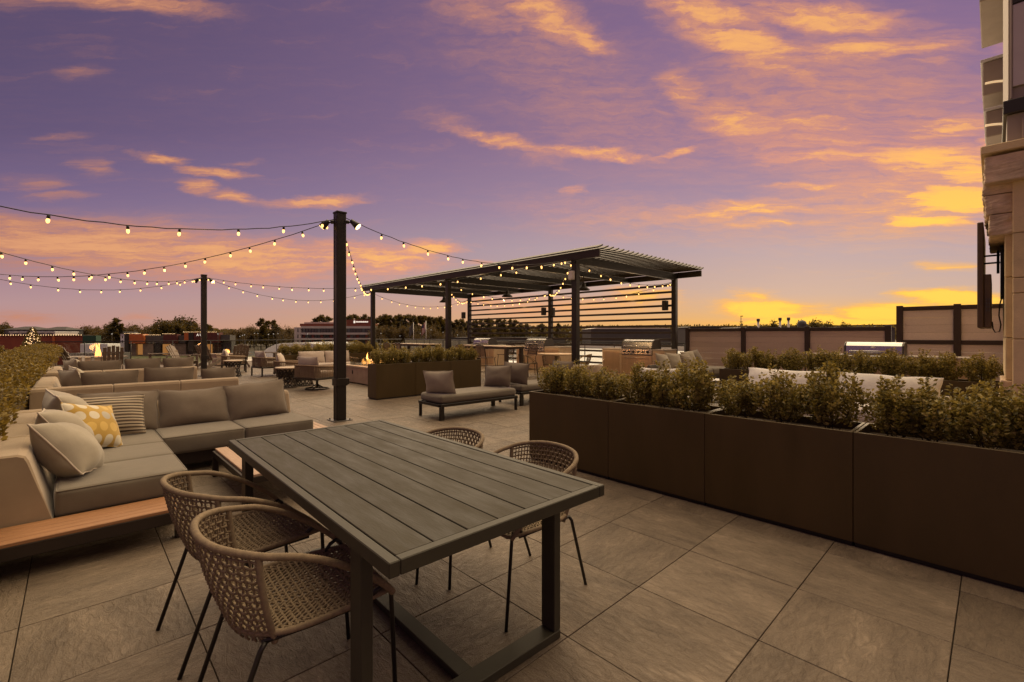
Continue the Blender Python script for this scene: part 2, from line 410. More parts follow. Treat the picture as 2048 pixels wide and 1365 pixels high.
M['bulb'] = noemis(mat('lit_bulb', (1, .8, .5), .4, 0, 0, emit=(1, .50, .14), es=2.9))
M['lamp_glow'] = noemis(mat('lit_lamp', (1, .8, .5), .4, 0, 0, emit=(1, .62, .24), es=6.))
M['flame'] = noemis(mat('flame', (1, .6, .2), .5, 0, 0, emit=(1, .42, .09), es=2.6))
def cedar(name, c1, c2, st):
    m = mat(name, c1, .55, 0, .2, 3., .1, 60, rnd=.25, stretch=st, col2=c2, detail=6); return m
M['cedar'] = cedar('cedar_slat', (.29, .135, .055), (.44, .22, .10), (2, 40, 40))
M['teak'] = cedar('teak_slat', (.42, .27, .18), (.54, .37, .26), (40, 3, 40))
M['adirondack'] = mat('grey_poly_lumber', (.17, .125, .09), .6, 0, .12, 6, .05, 80)
M['adirondack_pale'] = mat('pale_poly_lumber', (.42, .37, .33), .6, 0, .1, 6, .05, 80)

def rope_mat():
    m = mat('tan_woven_rope', (.200, .146, .088), .82, 0, .22, 55, 0, rnd=.06)
    nt = m.node_tree; g = NB(nt); p = nt.nodes['Principled BSDF']
    t = g.n('ShaderNodeTexCoord').outputs['Object']
    b = g.n('ShaderNodeBump'); b.inputs['Strength'].default_value = .5; b.inputs['Distance'].default_value = .002
    nt.links.new(g.noise(t, 700, 2, .5), b.inputs['Height']); nt.links.new(b.outputs[0], p.inputs['Normal'])
    return m
M['rope'] = rope_mat()

def tile_mat():
    m = bpy.data.materials.new('slate_tile'); m.use_nodes = True; nt = m.node_tree; g = NB(nt); p = nt.nodes['Principled BSDF']
    geo = g.n('ShaderNodeNewGeometry').outputs['Position']; oi = g.n('ShaderNodeObjectInfo').outputs['Random']
    cell = g.vm('FLOOR', g.vm('DIVIDE', g.vm('SUBTRACT', geo, (TX0, TY0, -5)), (TS, TS, 50)))
    wn = g.n('ShaderNodeTexWhiteNoise', noise_dimensions='3D'); nt.links.new(cell, wn.inputs[0])
    rv = wn.outputs['Value']; rc = wn.outputs['Color']
    t = g.vm('ADD', geo, g.vm('MULTIPLY', rc, (17, 23, 0)))
    rot = g.n('ShaderNodeVectorRotate', rotation_type='Z_AXIS'); nt.links.new(t, rot.inputs['Vector']); nt.links.new(g.m('MULTIPLY', g.m('FLOOR', g.m('MULTIPLY', rv, 4)), 1.5708), rot.inputs['Angle'])
    t = rot.outputs[0]
    n1 = g.noise(g.vm('MULTIPLY', t, (2.2, 5., 1)), 1., 6, .62, .5)
    n2 = g.noise(g.vm('MULTIPLY', t, (14, 34., 1)), 1., 6, .66, .9)
    n3 = g.noise(t, 160., 3, .6)
    k = g.ramp(g.m('ADD', g.m('MULTIPLY', n1, .6), g.m('MULTIPLY', n2, .4)), [(.33, (.056, .038, .024, 1)), (.46, (.114, .083, .055, 1)), (.57, (.158, .118, .080, 1)), (.70, (.290, .224, .158, 1))])
    k = g.mix(g.mr(n3, .4, .75, 0, .35, 'LINEAR'), k, (.31, .25, .185, 1))
    k = g.mix(1., k, g.comb(*(g.m('ADD', g.m('MULTIPLY', rv, q), 1-q*.5) for q in (.30, .32, .34))), 'MULTIPLY')
    nt.links.new(k, p.inputs['Base Color'])
    nt.links.new(g.mr(n2, .3, .7, .66, .40, 'LINEAR'), p.inputs['Roughness']); p.inputs['Specular IOR Level'].default_value = .45
    b = g.n('ShaderNodeBump'); b.inputs['Strength'].default_value = 1.; b.inputs['Distance'].default_value = .011
    nt.links.new(g.m('ADD', g.m('MULTIPLY', n2, 1.), g.m('MULTIPLY', n3, .18)), b.inputs['Height']); nt.links.new(b.outputs[0], p.inputs['Normal'])
    return m
TS, TX0, TY0 = .61, 1.640, 1.962
M['tile'] = tile_mat()

# ================================================================= ground and terrace
GZ = -6.6
M['ground'] = mat('parking_ground', (.075, .060, .045), .9, 0, .3, .03, 0, coords='Object', col2=(.12, .095, .062))
struct(MB().add([(-4000, -4000, GZ), (4000, -4000, GZ), (4000, 4000, GZ), (-4000, 4000, GZ)], [(0, 1, 2, 3)]).build('ground', M['ground']))
M['lawn'] = mat('lawn_grass', (.085, .085, .028), .95, 0, .3, .6, .4, 20)
def quad_px(u0, u1, d0, d1, z):
    a, b, c, d = at(u0, d0), at(u1, d0), at(u1, d1), at(u0, d1)
    return [(*a, z), (*b, z), (*c, z), (*d, z)]
struct(MB().add(quad_px(150, 520, 120, 168, GZ+.02), [(0, 1, 2, 3)]).build('lawn', M['lawn']))
M['asphalt'] = mat('asphalt', (.05, .046, .042), .85, 0, .2, .4)
struct(MB().add(quad_px(150, 1100, 172, 215, GZ+.03), [(0, 1, 2, 3)]).build('road', M['asphalt']))
# hills on the horizon
M['hill'] = mat('hill_woods', (.022, .017, .013), 1, 0, .3, .02)
for nm, d, amp, z0, sd in (('hills', 900, 3, 10, 3), ('hills', 1500, 5, 27, 5)):
    v = []; f = []; N = 260
    for i in range(N):
        a = PH + R(80) - R(160)*i/(N-1)
        tt = min(1, max(0, (i/(N-1)-.30)/.35)); h = z0*(.30+.70*tt*tt*(3-2*tt)) + amp*mnoise.noise(Vector((i*.035, sd, 0))) + 2.2*mnoise.noise(Vector((i*.9, sd, 4)))
        for q, zz in ((1., GZ-1), (1.02, h), (1.25, GZ-1)): v.append((d*q*math.cos(a), d*q*math.sin(a), zz))
    for i in range(N-1):
        for k in range(2): f.append((i*3+k, (i+1)*3+k, (i+1)*3+k+1, i*3+k+1))
    struct(MB().add(v, f).build(nm, M['hill']))

# terrace slab, then the pavers
TXA, TXB, TYA, TYB = -1.4, 15.9, -4.5, 27.2
M['joint'] = mat('dark_joint', (.045, .034, .024), .95, 0, 0)
terrace = struct(MB().box(TXA, TXB, TYA, TYB, -.6, -.022).build('terrace_floor', M['joint']))
cells = []
i0, i1 = math.floor((TXA-TX0)/TS)+1, math.floor((TXB-TX0)/TS); j0, j1 = math.floor((TYA-TY0)/TS)+1, math.floor((TYB-TY0)/TS)
for i in range(i0, i1):
    for j in range(j0, j1):
        x, y = TX0+(i+.5)*TS, TY0+(j+.5)*TS
        u, v, d = pr(x, y, 0) if x*cph+y*sph > .25 else (-9, -9, -1)
        vis = d > .3 and -250 < u < 2300 and v < 1650
        if vis and x > 4.0 and y*3.7/x < 3.5 and CAMZ*(1-3.7/x) < 1.0: vis = False
        if vis and x > 4.0 and y*3.7/x < 3.5: vis = False
        if x < -.5 or (-.5 < x < .6 and 4.2 < y < 6.5): vis = False
        cells.append((0 if vis else 1, d if vis else 99+abs(d), i, j))
cells.sort()
tile_me = MB().box(-TS/2+.0022, TS/2-.0022, -TS/2+.0022, TS/2-.0022, -.02, 0, .0016).mesh('tile', M['tile'])
rest = MB()
for n_, (h_, d_, i, j) in enumerate(cells):
    x, y = TX0+(i+.5)*TS, TY0+(j+.5)*TS
    dzt = random.uniform(-.0012, .0006)
    if n_ < 300 and h_ == 0: link('tile', tile_me, terrace, (x, y, dzt))
    else: rest.box(x-TS/2+.003, x+TS/2-.003, y-TS/2+.003, y+TS/2-.003, -.02, dzt)
o = rest.build('tile_field', M['tile'], terrace); o['kind'] = 'stuff'
# ================================================================= dining table
def dining_table():
    t = thing('dining_table', 'large grey-brown slatted metal dining table on U-shaped legs in front', 'table', (1.150, 2.160, 0), R(-1.1))
    W, Ln, z, th = .995, 2.02, .75, .046
    fr = MB(); e = .035
    for s in (-1, 1):
        fr.box(s*(W/2-e), s*W/2, -Ln/2, Ln/2, z-th, z, .003)
        fr.box(-W/2+e+.0005, W/2-e-.0005, s*(Ln/2-e), s*(Ln/2-.0003), z-th, z, .003)
    fr.box(-W/2+.04, W/2-.04, -Ln/2+.04, Ln/2-.04, z-th+.004, z-.03)
    fr.build('frame', M['tableframe'], t)
    n = 7; x0 = -W/2+e+.003; pw = (W-2*e-.006)/n
    for i in range(n):
        MB().box(x0+i*pw+.0022, x0+(i+1)*pw-.0022, -Ln/2+e+.003, Ln/2-e-.003, z-.022, z-.002-.0006*(i % 2), .002).build('slat', M['tabletop'], t)
    for s in (-1, 1):
        yc = s*.74
        for q in (-1, 1):
            MB().box(q*.455-.021, q*.455+.021, yc-.041, yc+.041, .04, z-th-.001, .003).build('leg', M['tableframe'], t)
        MB().box(-.476, .476, yc-.042, yc+.042, 0, .039, .003).build('floor_bar', M['tableframe'], t)
        MB().box(-.43, .43, yc-.03, yc+.03, z-th-.032, z-th-.0015, .003).build('cross_rail', M['tableframe'], t)
    MB().box(-.035, .035, -.697, .697, .004, .036, .003).build('stretcher', M['tableframe'], t)
dining_table()

# ================================================================= woven chairs
def rimpt(a):
    """a in -1..1 along the rim, 0 = middle of back"""
    s = 1 if a >= 0 else -1; a = abs(a)
    key = [(0, -.300, 0, .732), (.12, -.292, .085, .730), (.24, -.262, .165, .723), (.36, -.205, .228, .711), (.46, -.14, .262, .694), (.56, -.06, .278, .675), (.66, .03, .280, .635), (.76, .12, .276, .578), (.86, .20, .268, .515), (.95, .262, .258, .455), (1., .285, .250, .425)]
    for k in range(len(key)-1):
        if a <= key[k+1][0]:
            p0, p1, p2, p3 = key[max(k-1, 0)], key[k], key[k+1], key[min(k+2, len(key)-1)]
            t = (a-p1[0])/(p2[0]-p1[0])
            q = []
            for i in (1, 2, 3):
                b0 = p0[i] if k > 0 else (p2[i] if i != 2 else -p2[i])
                q.append(.5*((2*p1[i])+(-b0+p2[i])*t+(2*b0-5*p1[i]+4*p2[i]-p3[i])*t*t+(-b0+3*p1[i]-3*p2[i]+p3[i])*t**3))
            return Vector((q[0], s*q[1], q[2]))
    return Vector((key[-1][1], s*key[-1][2], key[-1][3]))
def seat_edge(a):
    p = rimpt(a); q = p.copy(); f = .80 if abs(a) < .5 else .80+.12*min(1, (abs(a)-.5)/.3)
    return Vector((p.x*.70 if p.x < 0 else p.x, p.y*.90, .430))
def shell(a, b):
    """back shell: a along rim, b 0 = seat edge .. 1 = rim"""
    p, q = rimpt(a), seat_edge(a)
    r = q.lerp(p, b); out = Vector((p.x-.05, p.y, 0)).normalized()
    return r+out*(.014*math.sin(math.pi*b)-.01*(1-b))-Vector((0, 0, .035*(1-b)))
def make_chair():
    t = thing('woven_chair', 'x', 'chair', group='woven rope dining chairs')
    def wrap(pts, r, n=9, pitch=.0048):
        # rope-wrapped bar: fine rings alternate in radius
        P = [Vector(p) for p in pts]; L = [0]
        for a, b in zip(P, P[1:]): L.append(L[-1]+(b-a).length)
        m = max(4, int(L[-1]/pitch)); out = []; rr = []; k = 0
        for i in range(m+1):
            s = L[-1]*i/m
            while k < len(L)-2 and L[k+1] < s: k += 1
            out.append(P[k].lerp(P[k+1], (s-L[k])/max(1e-9, L[k+1]-L[k]))); rr.append(r if i % 2 else r*.87)
        return MB().tube(out, r, n, rr=rr)
    rim = [rimpt(-1+2*i/90) for i in range(91)]
    wrap(rim, .0128).build('rim', M['rope'], t)
    A = .425
    for s in (-1, 1):
        wrap([shell(s*A, b/8) for b in range(9)], .0115).build('side_post', M['rope'], t)
    # woven back
    wv = MB(); NV, NH = 33, 14; rr = .0041
    for i in range(NV):
        a = -A+2*A*(i+.5)/NV; pts = []
        for k in range(NH*2+1):
            b = k/(NH*2); p = shell(a, b); o_ = (shell(a, min(1, b)) - Vector((0, 0, p.z)))*1.; o_.z = 0
            o_ = Vector((p.x+.02, p.y, 0)).normalized()
            w_ = math.sin(math.pi*(k/2+i))*.0045 if k % 2 else 0
            pts.append(p+o_*w_)
        wv.tube(pts, rr, 4, cap=False)
    for j in range(1, NH):
        b = j/NH; pts = []
        for k in range(NV*2+1):
            a = -A+2*A*k/(NV*2); p = shell(a, b); o_ = Vector((p.x+.02, p.y, 0)).normalized()
            w_ = (.0045 if ((k//2)+j) % 2 else -.0045) if k % 2 else 0
            pts.append(p+o_*w_)
        wv.tube(pts, rr*1.15, 4, cap=False)
    o = wv.build('woven_back', M['rope'], t); o['kind'] = 'stuff'
    # seat frame and weave
    edge = [seat_edge(-1+2*i/60) for i in range(61)]
    wrap(edge+[edge[0]], .0110).build('seat_frame', M['rope'], t)
    sv = MB(); NS = 23
    def ylim(x):
        best = .0
        for p in edge:
            if abs(p.x-x) < .03: best = max(best, abs(p.y))
        return best
    xs = [-.23+.515*(i+.5)/NS for i in range(NS)]
    for i, x in enumerate(xs):
        # width of the seat at x
        a = min(((abs(seat_edge(q/200).x-x), q/200) for q in range(0, 201)))[1]; yl = abs(seat_edge(a).y)
        m = max(6, int(yl*2/.0112)); pts = []
        for k in range(m+1):
            y = -yl+2*yl*k/m
            pts.append((x, y, .430-.014*(1-(y/.27)**2)*(1-(x/.34)**2)+(.0035 if (k+i) % 2 else -.0035)))
        sv.tube(pts, .0056, 4, cap=False)
    for j in range(NS):
        y = -.245+.49*(j+.5)/NS
        a = min(((abs(seat_edge(q/200).y-abs(y)), q/200) for q in range(0, 100)))[1]; xb = seat_edge(a).x
        m = max(6, int((.285-xb)/.0112)); pts = []
        for k in range(m+1):
            x = xb+(.285-xb)*k/m
            pts.append((x, y, .430-.014*(1-(y/.27)**2)*(1-(x/.34)**2)+(-.0035 if (k+j) % 2 else .0035)))
        sv.tube(pts, .0056, 4, cap=False)
    o = sv.build('woven_seat', M['rope'], t); o['kind'] = 'stuff'
    # thin black legs; the front ones loop up past the seat corner
    for s in (-1, 1):
        MB().tube([(-.14, s*.235, .415), (-.155, s*.237, .395), (-.29, s*.222, 0)], .0085, 8).build('leg', M['black'], t)
        MB().tube([(.20, s*.235, .425), (.225, s*.243, .452), (.252, s*.247, .462), (.272, s*.248, .448), (.280, s*.247, .42), (.305, s*.235, 0)], .0085, 8).build('leg', M['black'], t)
        MB().tube([(-.15, s*.225, .413), (.0, s*.235, .413), (.22, s*.235, .415)], .008, 6).build('seat_rail', M['black'], t)
    return t
ch = make_chair()
ch.location = (.590, 1.815, 0); ch.rotation_euler = (0, 0, R(-3)); ch['label'] = 'woven rope armchair nearest the camera, close by the near-left leg of the dining table'
dup(ch, 'woven rope armchair between the front chair and the wooden sofa shelf', (.585, 2.50, 0), R(3))
dup(ch, 'woven rope armchair at the dining table beside the long planter, its nearer one', (1.775, 1.80, 0), R(180-2))
dup(ch, 'woven rope armchair at the far right corner of the dining table, mostly hidden', (1.665, 2.47, 0), R(180+4))

# ================================================================= sectional sofas
def sectional(label, yb, sg, idx, cush):
    t = thing('sectional_sofa', label, 'sofa', (0, yb, 0), 0, 'tan sectional sofas')
    Y = lambda l: sg*l
    XB, XR = -.44, 2.05                     # outer left side, right end
    LEN = 2.43
    base = MB()
    base.box(XB+.02, XR-.02, Y(.02), Y(.93), .075, .20, .006)
    base.box(XB+.02, .60, Y(.9305), Y(LEN-.02), .075, .20, .006)
    base.build('base_frame', M['bronze'], t)
    for x, l in ((XB+.1, .1), (XR-.1, .1), (XR-.1, .85), (XB+.1, LEN-.1), (.52, LEN-.1), (.53, LEN+.25), (XB+.1, LEN+.25)):
        MB().box(x-.03, x+.03, Y(l-.03), Y(l+.03), 0, .076, .004).build('leg', M['bronze'], t)
    # wooden shelf at the near end and a narrow one at the right end
    for i in range(5):
        a = LEN+.012+i*.066
        MB().box(-.62, .55, Y(a), Y(a+.062), .200, .224, .004).build('shelf_slat', M['cedar'], t)
    MB().box(-.62, .545, Y(LEN+.318), Y(LEN+.338), .125, .2005, .003).build('shelf_apron', M['bronze'], t)
    MB().box(.53, .548, Y(LEN+.0), Y(LEN+.317), .125, .1995, .003).build('shelf_apron', M['bronze'], t)
    for i in range(4):
        a = XR+.006+i*.066
        MB().box(a, a+.062, Y(.24), Y(.98), .200, .224, .004).build('shelf_slat', M['teak'], t)
    MB().box(XR, XR+.27, Y(.26), Y(.96), .13, .1995, .003).build('shelf_apron', M['bronze'], t)
    # back panels (sloped inside face, rounded top)
    prof = [(Y(0), .09), (Y(.0), .60), (Y(.012), .632), (Y(.04), .648), (Y(.10), .648), (Y(.128), .636), (Y(.145), .61), (Y(.255), .21), (Y(.255), .09)]
    xs = [XB, .42, 1.23, XR]
    for a, b in zip(xs, xs[1:]):
        MB().prism(prof, a+.001, b-.003, 'x', .012).build('backrest', M['fab_tan'], t)
    prof = [(XB+.002, .205), (XB+.002, .60), (XB+.014, .632), (XB+.04, .648), (XB+.19, .648), (XB+.222, .634), (XB+.238, .60), (XB+.345, .205)]
    ls = [.255, .98, 1.70, LEN]
    for a, b in zip(ls, ls[1:]):
        MB().prism(prof, Y(a+.001), Y(b-.003), 'y', .012).build('backrest', M['fab_tan'], t)
    # seat cushions
    xi = XB+.350
    for a, b in zip((.262, 1.165, 1.775), (1.16, 1.77, LEN-.012)):
        sc_ = MB().cushion(xi, .615, min(Y(a), Y(b)), max(Y(a), Y(b)), .205, .385, .03, .012).build('seat_cushion', M['fab_seat'], t)
        MB().welt(xi+.006, .609, min(Y(a), Y(b))+.006, max(Y(a), Y(b))-.006, .377, .0042).build('piping', M['fab_seat'], sc_)
    for a, b in ((.62, 1.33), (1.335, XR)):
        sc_ = MB().cushion(a, b, min(Y(.262), Y(1.01)), max(Y(.262), Y(1.01)), .205, .385, .03, .012).build('seat_cushion', M['fab_seat'], t)
        MB().welt(a+.006, b-.006, min(Y(.262), Y(1.01))+.006, max(Y(.262), Y(1.01))-.006, .377, .0042).build('piping', M['fab_seat'], sc_)
    for k, (x, wd, hh, roll, tl) in enumerate(cush):
        mb = MB().pillow(wd, hh, .19, 16, idx*7+k, .04, .25)
        ed = MB().pillow_edge(wd, hh, idx*7+k, .04, .005)
        Mx = Matrix.Translation((x, Y(.335), .375+hh/2*math.cos(R(tl)))) @ Matrix.Rotation(R(0 if sg < 0 else 180), 4, 'Z') @ Matrix.Rotation(-R(tl), 4, 'X') @ Matrix.Rotation(R(roll), 4, 'Y')
        b_ = mb.xf(Mx).build('back_cushion', M['fab_back'], t); ed.xf(Mx).build('piping', M['fab_back'], b_)
    return t
sectional('tan L-shaped sectional sofa nearest the camera, facing it, with wooden end shelf', 6.55, -1, 1, [(.34, .64, .44, 1, 20), (.985, .66, .42, 0, 22), (1.62, .66, .44, -4, 18)])
sectional('tan L-shaped sectional sofa seen from behind, directly behind the nearest sofa', 8.95, 1, 2, [(.40, .66, .46, 1, 12), (1.12, .66, .48, -2, 10), (1.82, .52, .44, 2, 12)])
sectional('tan L-shaped sectional sofa farthest back, seen from behind, before the fire pit', 12.62, 1, 3, [(.40, .68, .47, 1, 12), (1.10, .62, .49, 0, 10), (1.74, .58, .49, 1, 12)])

def pat_mat(name, kind):
    m = fabric(name, (.4, .35, .28)); nt = m.node_tree; g = NB(nt); p = nt.nodes['Principled BSDF']
    t = g.n('ShaderNodeTexCoord').outputs['Object']; s = g.n('ShaderNodeSeparateXYZ'); nt.links.new(t, s.inputs[0])
    if kind == 'stripe':
        z = g.m('ADD', s.outputs[2], .5)
        a = g.m('FRACT', g.m('MULTIPLY', z, 32.)); b = g.m('FRACT', g.m('MULTIPLY', z, 16.))
        f = g.m('MULTIPLY', g.mr(g.m('ABSOLUTE', g.m('SUBTRACT', a, .5)), .20, .24), 1.)
        k = g.mix(f, (.055, .036, .022, 1), g.mix(g.m('GREATER_THAN', b, .5), (.46, .39, .28, 1), (.33, .26, .17, 1)))
    else:
        x = g.m('MULTIPLY', s.outputs[0], 10.5); z = g.m('MULTIPLY', s.outputs[2], 9.)
        row = g.m('FLOOR', z); x = g.m('ADD', x, g.m('MULTIPLY', row, .5))
        fx = g.m('SUBTRACT', g.m('FRACT', x), .5); fz = g.m('SUBTRACT', g.m('FRACT', z), .5)
        r = g.vm('LENGTH', g.comb(fx, fz))
        wn = g.n('ShaderNodeTexWhiteNoise', noise_dimensions='2D'); nt.links.new(g.comb(g.m('FLOOR', x), row), wn.inputs[0])
        dot = g.ramp(wn.outputs['Value'], [(0, (.62, .56, .42, 1)), (.45, (.60, .40, .10, 1)), (.7, (.42, .38, .30, 1))], 'CONSTANT')
        k = g.mix(g.mr(r, .40, .36), (.46, .29, .055, 1), dot)
    for l in list(p.inputs['Base Color'].links): nt.links.remove(l)
    nt.links.new(k, p.inputs['Base Color']); return m
M['stripe'] = pat_mat('striped_pillow_fabric', 'stripe'); M['dots'] = pat_mat('dotted_yellow_fabric', 'dots')
PS = [20]
def pillow(label, c, face, tilt, w_, h_, t_, mt, roll=0., name='throw_pillow', pipe=None, group=None):
    PS[0] += 1
    o = MB().pillow(w_, h_, t_, 18, PS[0], .06, .12).build(name, mt)
    o.matrix_world = Matrix.Translation(c) @ Matrix.Rotation(R(face+90), 4, 'Z') @ Matrix.Rotation(-R(tilt), 4, 'X') @ Matrix.Rotation(R(roll), 4, 'Y')
    MB().pillow_edge(w_, h_, PS[0], .06, .006).build('piping', pipe or mt, o)
    return tag(o, label, 'pillow', group)
G = 'loose pillows'
pillow('large taupe back cushion in a sky-lit tone at the near end of the nearest sofa', (-.03, 4.56, .575), -8, 38, .46, .46, .28, M['fab_light'], 12, pipe=M['piping'], group=G)
pillow('taupe back cushion in a sky-lit tone right behind the large front one on the nearest sofa', (-.06, 5.12, .60), 0, 34, .46, .46, .28, M['fab_light'], 4, pipe=M['piping'], group=G)
pillow('taupe back cushion in a sky-lit tone in the corner behind the yellow dotted pillow', (-.03, 5.72, .655), 8, 28, .50, .50, .30, M['fab_light'], -4, pipe=M['piping'], group=G)
pillow('mustard yellow pillow with pale dots on the nearest sofa', (.12, 5.42, .59), -46, 30, .42, .42, .20, M['dots'], 14, group=G)
pillow('brown and cream striped pillow in the corner of the nearest sofa', (.26, 5.95, .59), -86, 24, .52, .40, .15, M['stripe'], 2, group=G)
for nm, yb in (('middle', 8.95), ('farthest', 12.62)):
    pillow('light taupe pillow standing out above the arm of the %s sofa' % nm, (.0, yb+.62, .64), 25, 20, .50, .46, .2, M['fab_light'], 3, pipe=M['piping'], group=G)
    pillow('light taupe pillow leaning behind another on the %s sofa' % nm, (.07, yb+1.25, .64), 10, 22, .50, .48, .2, M['fab_light'], -3, pipe=M['piping'], group=G)
pillow('small mustard yellow pillow peeking over the middle sofa', (.22, 9.62, .60), 60, 18, .40, .40, .16, M['dots'], 5, group=G)

# low coffee table
def coffee_table():
    t = thing('coffee_table', 'low teak-topped coffee table between the nearest sofa and the dining table', 'coffee table', (1.33, 4.68, 0))
    for i in range(6):
        x = -.33+i*.11
        MB().box(x+.002, x+.106, -.60, .60, .245, .268, .004).build('slat', M['teak'], t)
    for sx_ in (-1, 1):
        for sy_ in (-1, 1): MB().box(sx_*.33-.025, sx_*.33+.025, sy_*.575-.025, sy_*.575+.025, 0, .19, .004).build('leg', M['bronze'], t)
    a = MB()
    for s in (-1, 1):
        a.box(s*.33-.022, s*.33+.022, -.6, .6, .1905, .2445, .003); a.box(-.307, .307, s*.58-.02, s*.58+.018, .192, .244, .003)
    a.build('apron', M['bronze'], t)
coffee_table()

# ================================================================= planters and shrubs
def leaf_mat(name, stops_):
    m = bpy.data.materials.new(name); m.use_nodes = True; nt = m.node_tree; g = NB(nt); p = nt.nodes['Principled BSDF']
    geo = g.n('ShaderNodeNewGeometry'); oi = g.n('ShaderNodeObjectInfo').outputs['Random']
    rnd = geo.outputs['Random Per Island']
    t = g.n('ShaderNodeTexCoord').outputs['Object']
    nz = g.noise(g.vm('ADD', t, g.comb(g.m('MULTIPLY', oi, 50.), 0., 0.)), 9., 3, .6)
    f = g.m('ADD', g.m('MULTIPLY', rnd, .55), g.m('MULTIPLY', nz, .45))
    k = g.ramp(f, stops_); nt.links.new(k, p.inputs['Base Color']); p.inputs['Roughness'].default_value = .38
    tr = g.n('ShaderNodeBsdfTranslucent'); nt.links.new(g.mix(.5, k, (.34, .22, .03, 1)), tr.inputs[0])
    mx = g.n('ShaderNodeMixShader'); mx.inputs[0].default_value = .42
    nt.links.new(p.outputs[0], mx.inputs[1]); nt.links.new(tr.outputs[0], mx.inputs[2])
    nt.links.new(mx.outputs[0], nt.nodes['Material Output'].inputs[0]); return m
M['boxwood'] = leaf_mat('boxwood_leaf', [(.20, (.048, .052, .012, 1)), (.38, (.120, .112, .027, 1)), (.55, (.26, .215, .050, 1)), (.75, (.58, .47, .145, 1))])
M['hedge'] = leaf_mat('hedge_leaf', [(.20, (.044, .035, .008, 1)), (.40, (.105, .075, .014, 1)), (.58, (.21, .140, .023, 1)), (.78, (.42, .32, .08, 1))])
def leaves(P_, D_, size, aspect=.55, fold=.25, rs=None):
    """one folded leaf per point: D = pointing direction"""
    n = len(P_); r_ = rs.normal(size=(n, 3)); s = np.cross(D_, r_); s /= np.linalg.norm(s, axis=1)[:, None]+1e-9
    nn = np.cross(s, D_); L_ = size*rs.uniform(.7, 1.3, n)[:, None]
    a = P_; b = P_+D_*L_*.5+s*L_*aspect*.5+nn*L_*fold*.4; c = P_+D_*L_; d = P_+D_*L_*.5-s*L_*aspect*.5+nn*L_*fold*.4
    v = np.stack([a, b, c, d], 1).reshape(-1, 3)
    return v
def shrub_mesh(seed, w_=.365, h_=.37, nst=70, per=58, size=.0255, flat=False, mt='boxwood'):
    rs = np.random.default_rng(seed); P_ = []; D_ = []
    st = MB()
    for i in range(nst):
        a = rs.uniform(0, 2*math.pi); q = math.sqrt(rs.uniform(0, 1))
        bx, by = .05*q*math.cos(a), .05*q*math.sin(a)
        hh = h_*(rs.uniform(.66, 1.22) if not flat else rs.uniform(.80, 1.06))*(1-.28*q*q)
        tx, ty = w_/2*q*math.cos(a)*1.02, w_/2*q*math.sin(a)*1.02
        tt = np.sort(rs.uniform(.12 if q > .6 else .3, 1.0, per)**.8)
        cx = bx+(tx-bx)*np.minimum(1, tt*1.5)**.8; cy = by+(ty-by)*np.minimum(1, tt*1.5)**.8; cz = hh*tt
        th = rs.uniform(0, 2*math.pi, per); up = rs.uniform(.1, 1.1, per)
        d = np.stack([np.cos(th), np.sin(th), up], 1); d /= np.linalg.norm(d, axis=1)[:, None]
        rad = .016+.012*rs.uniform(size=per)
        P_.append(np.stack([cx, cy, cz], 1)+d*rad[:, None]*.5); D_.append(d)
        if i < 9: st.tube([(bx*.6, by*.6, -.03), (bx+(tx-bx)*.5, by+(ty-by)*.5, hh*.4), (tx*.95, ty*.95, hh*.9)], .003, 4)
    v = leaves(np.concatenate(P_), np.concatenate(D_), size, .62, .3, rs)
    me = bpy.data.meshes.new('foliage'); n = len(v)//4
    me.from_pydata(v.tolist(), [], [(4*i, 4*i+1, 4*i+2, 4*i+3) for i in range(n)]); me.materials.append(M[mt])
    return me, st.mesh('stem', M['bark'])
SHR = [shrub_mesh(s) for s in (11, 12, 13, 14, 15, 16)]
def shrub(label, x, y, z, sc=1., k=0, group=None, hs=1., meshes=None, name='boxwood_shrub'):
    fm, sm_ = (meshes or SHR)[k % len(meshes or SHR)]
    t = thing(name, label, 'shrub', (x, y, z), random.uniform(0, 6.28), group); t.scale = (sc, sc, sc*hs)
    link('foliage', fm, t); link('stem', sm_, t)
    return t
def planter(label, x0, x1, y0, y1, h=.75, soil=True, group=None):
    cx, cy = (x0+x1)/2, (y0+y1)/2; hx, hy = (x1-x0)/2, (y1-y0)/2
    t = thing('planter_box', label, 'planter', (cx, cy, 0), 0, group); tk = .022
    MB().box(-hx, -hx+tk, -hy, hy, .03, h, .003).build('panel', M['planter'], t)
    MB().box(hx-tk, hx, -hy, hy, .03, h, .003).build('panel', M['planter'], t)
    MB().box(-hx+tk+.0005, hx-tk-.0005, -hy+.0004, -hy+tk, .03, h-.0004, .003).build('panel', M['planter'], t)
    MB().box(-hx+tk+.0005, hx-tk-.0005, hy-tk, hy-.0004, .03, h-.0004, .003).build('panel', M['planter'], t)
    MB().box(-hx+.02, hx-.02, -hy+.006, hy-.006, 0, .0295).build('plinth', M['black'], t)
    if soil: MB().box(-hx+tk+.002, hx-tk-.002, -hy+tk+.002, hy-tk-.002, h-.2, h-.06).build('soil', M['soil'], t)
    return t
PX0, PX1 = 3.68, 4.14
ys = [3.59, 2.54, 1.615, .64, -.34, -1.34]
names = ['far end, beside the dark daybed bench', 'next to the far end', 'middle', 'nearer right', 'nearest, cut by the right edge']
q = 0
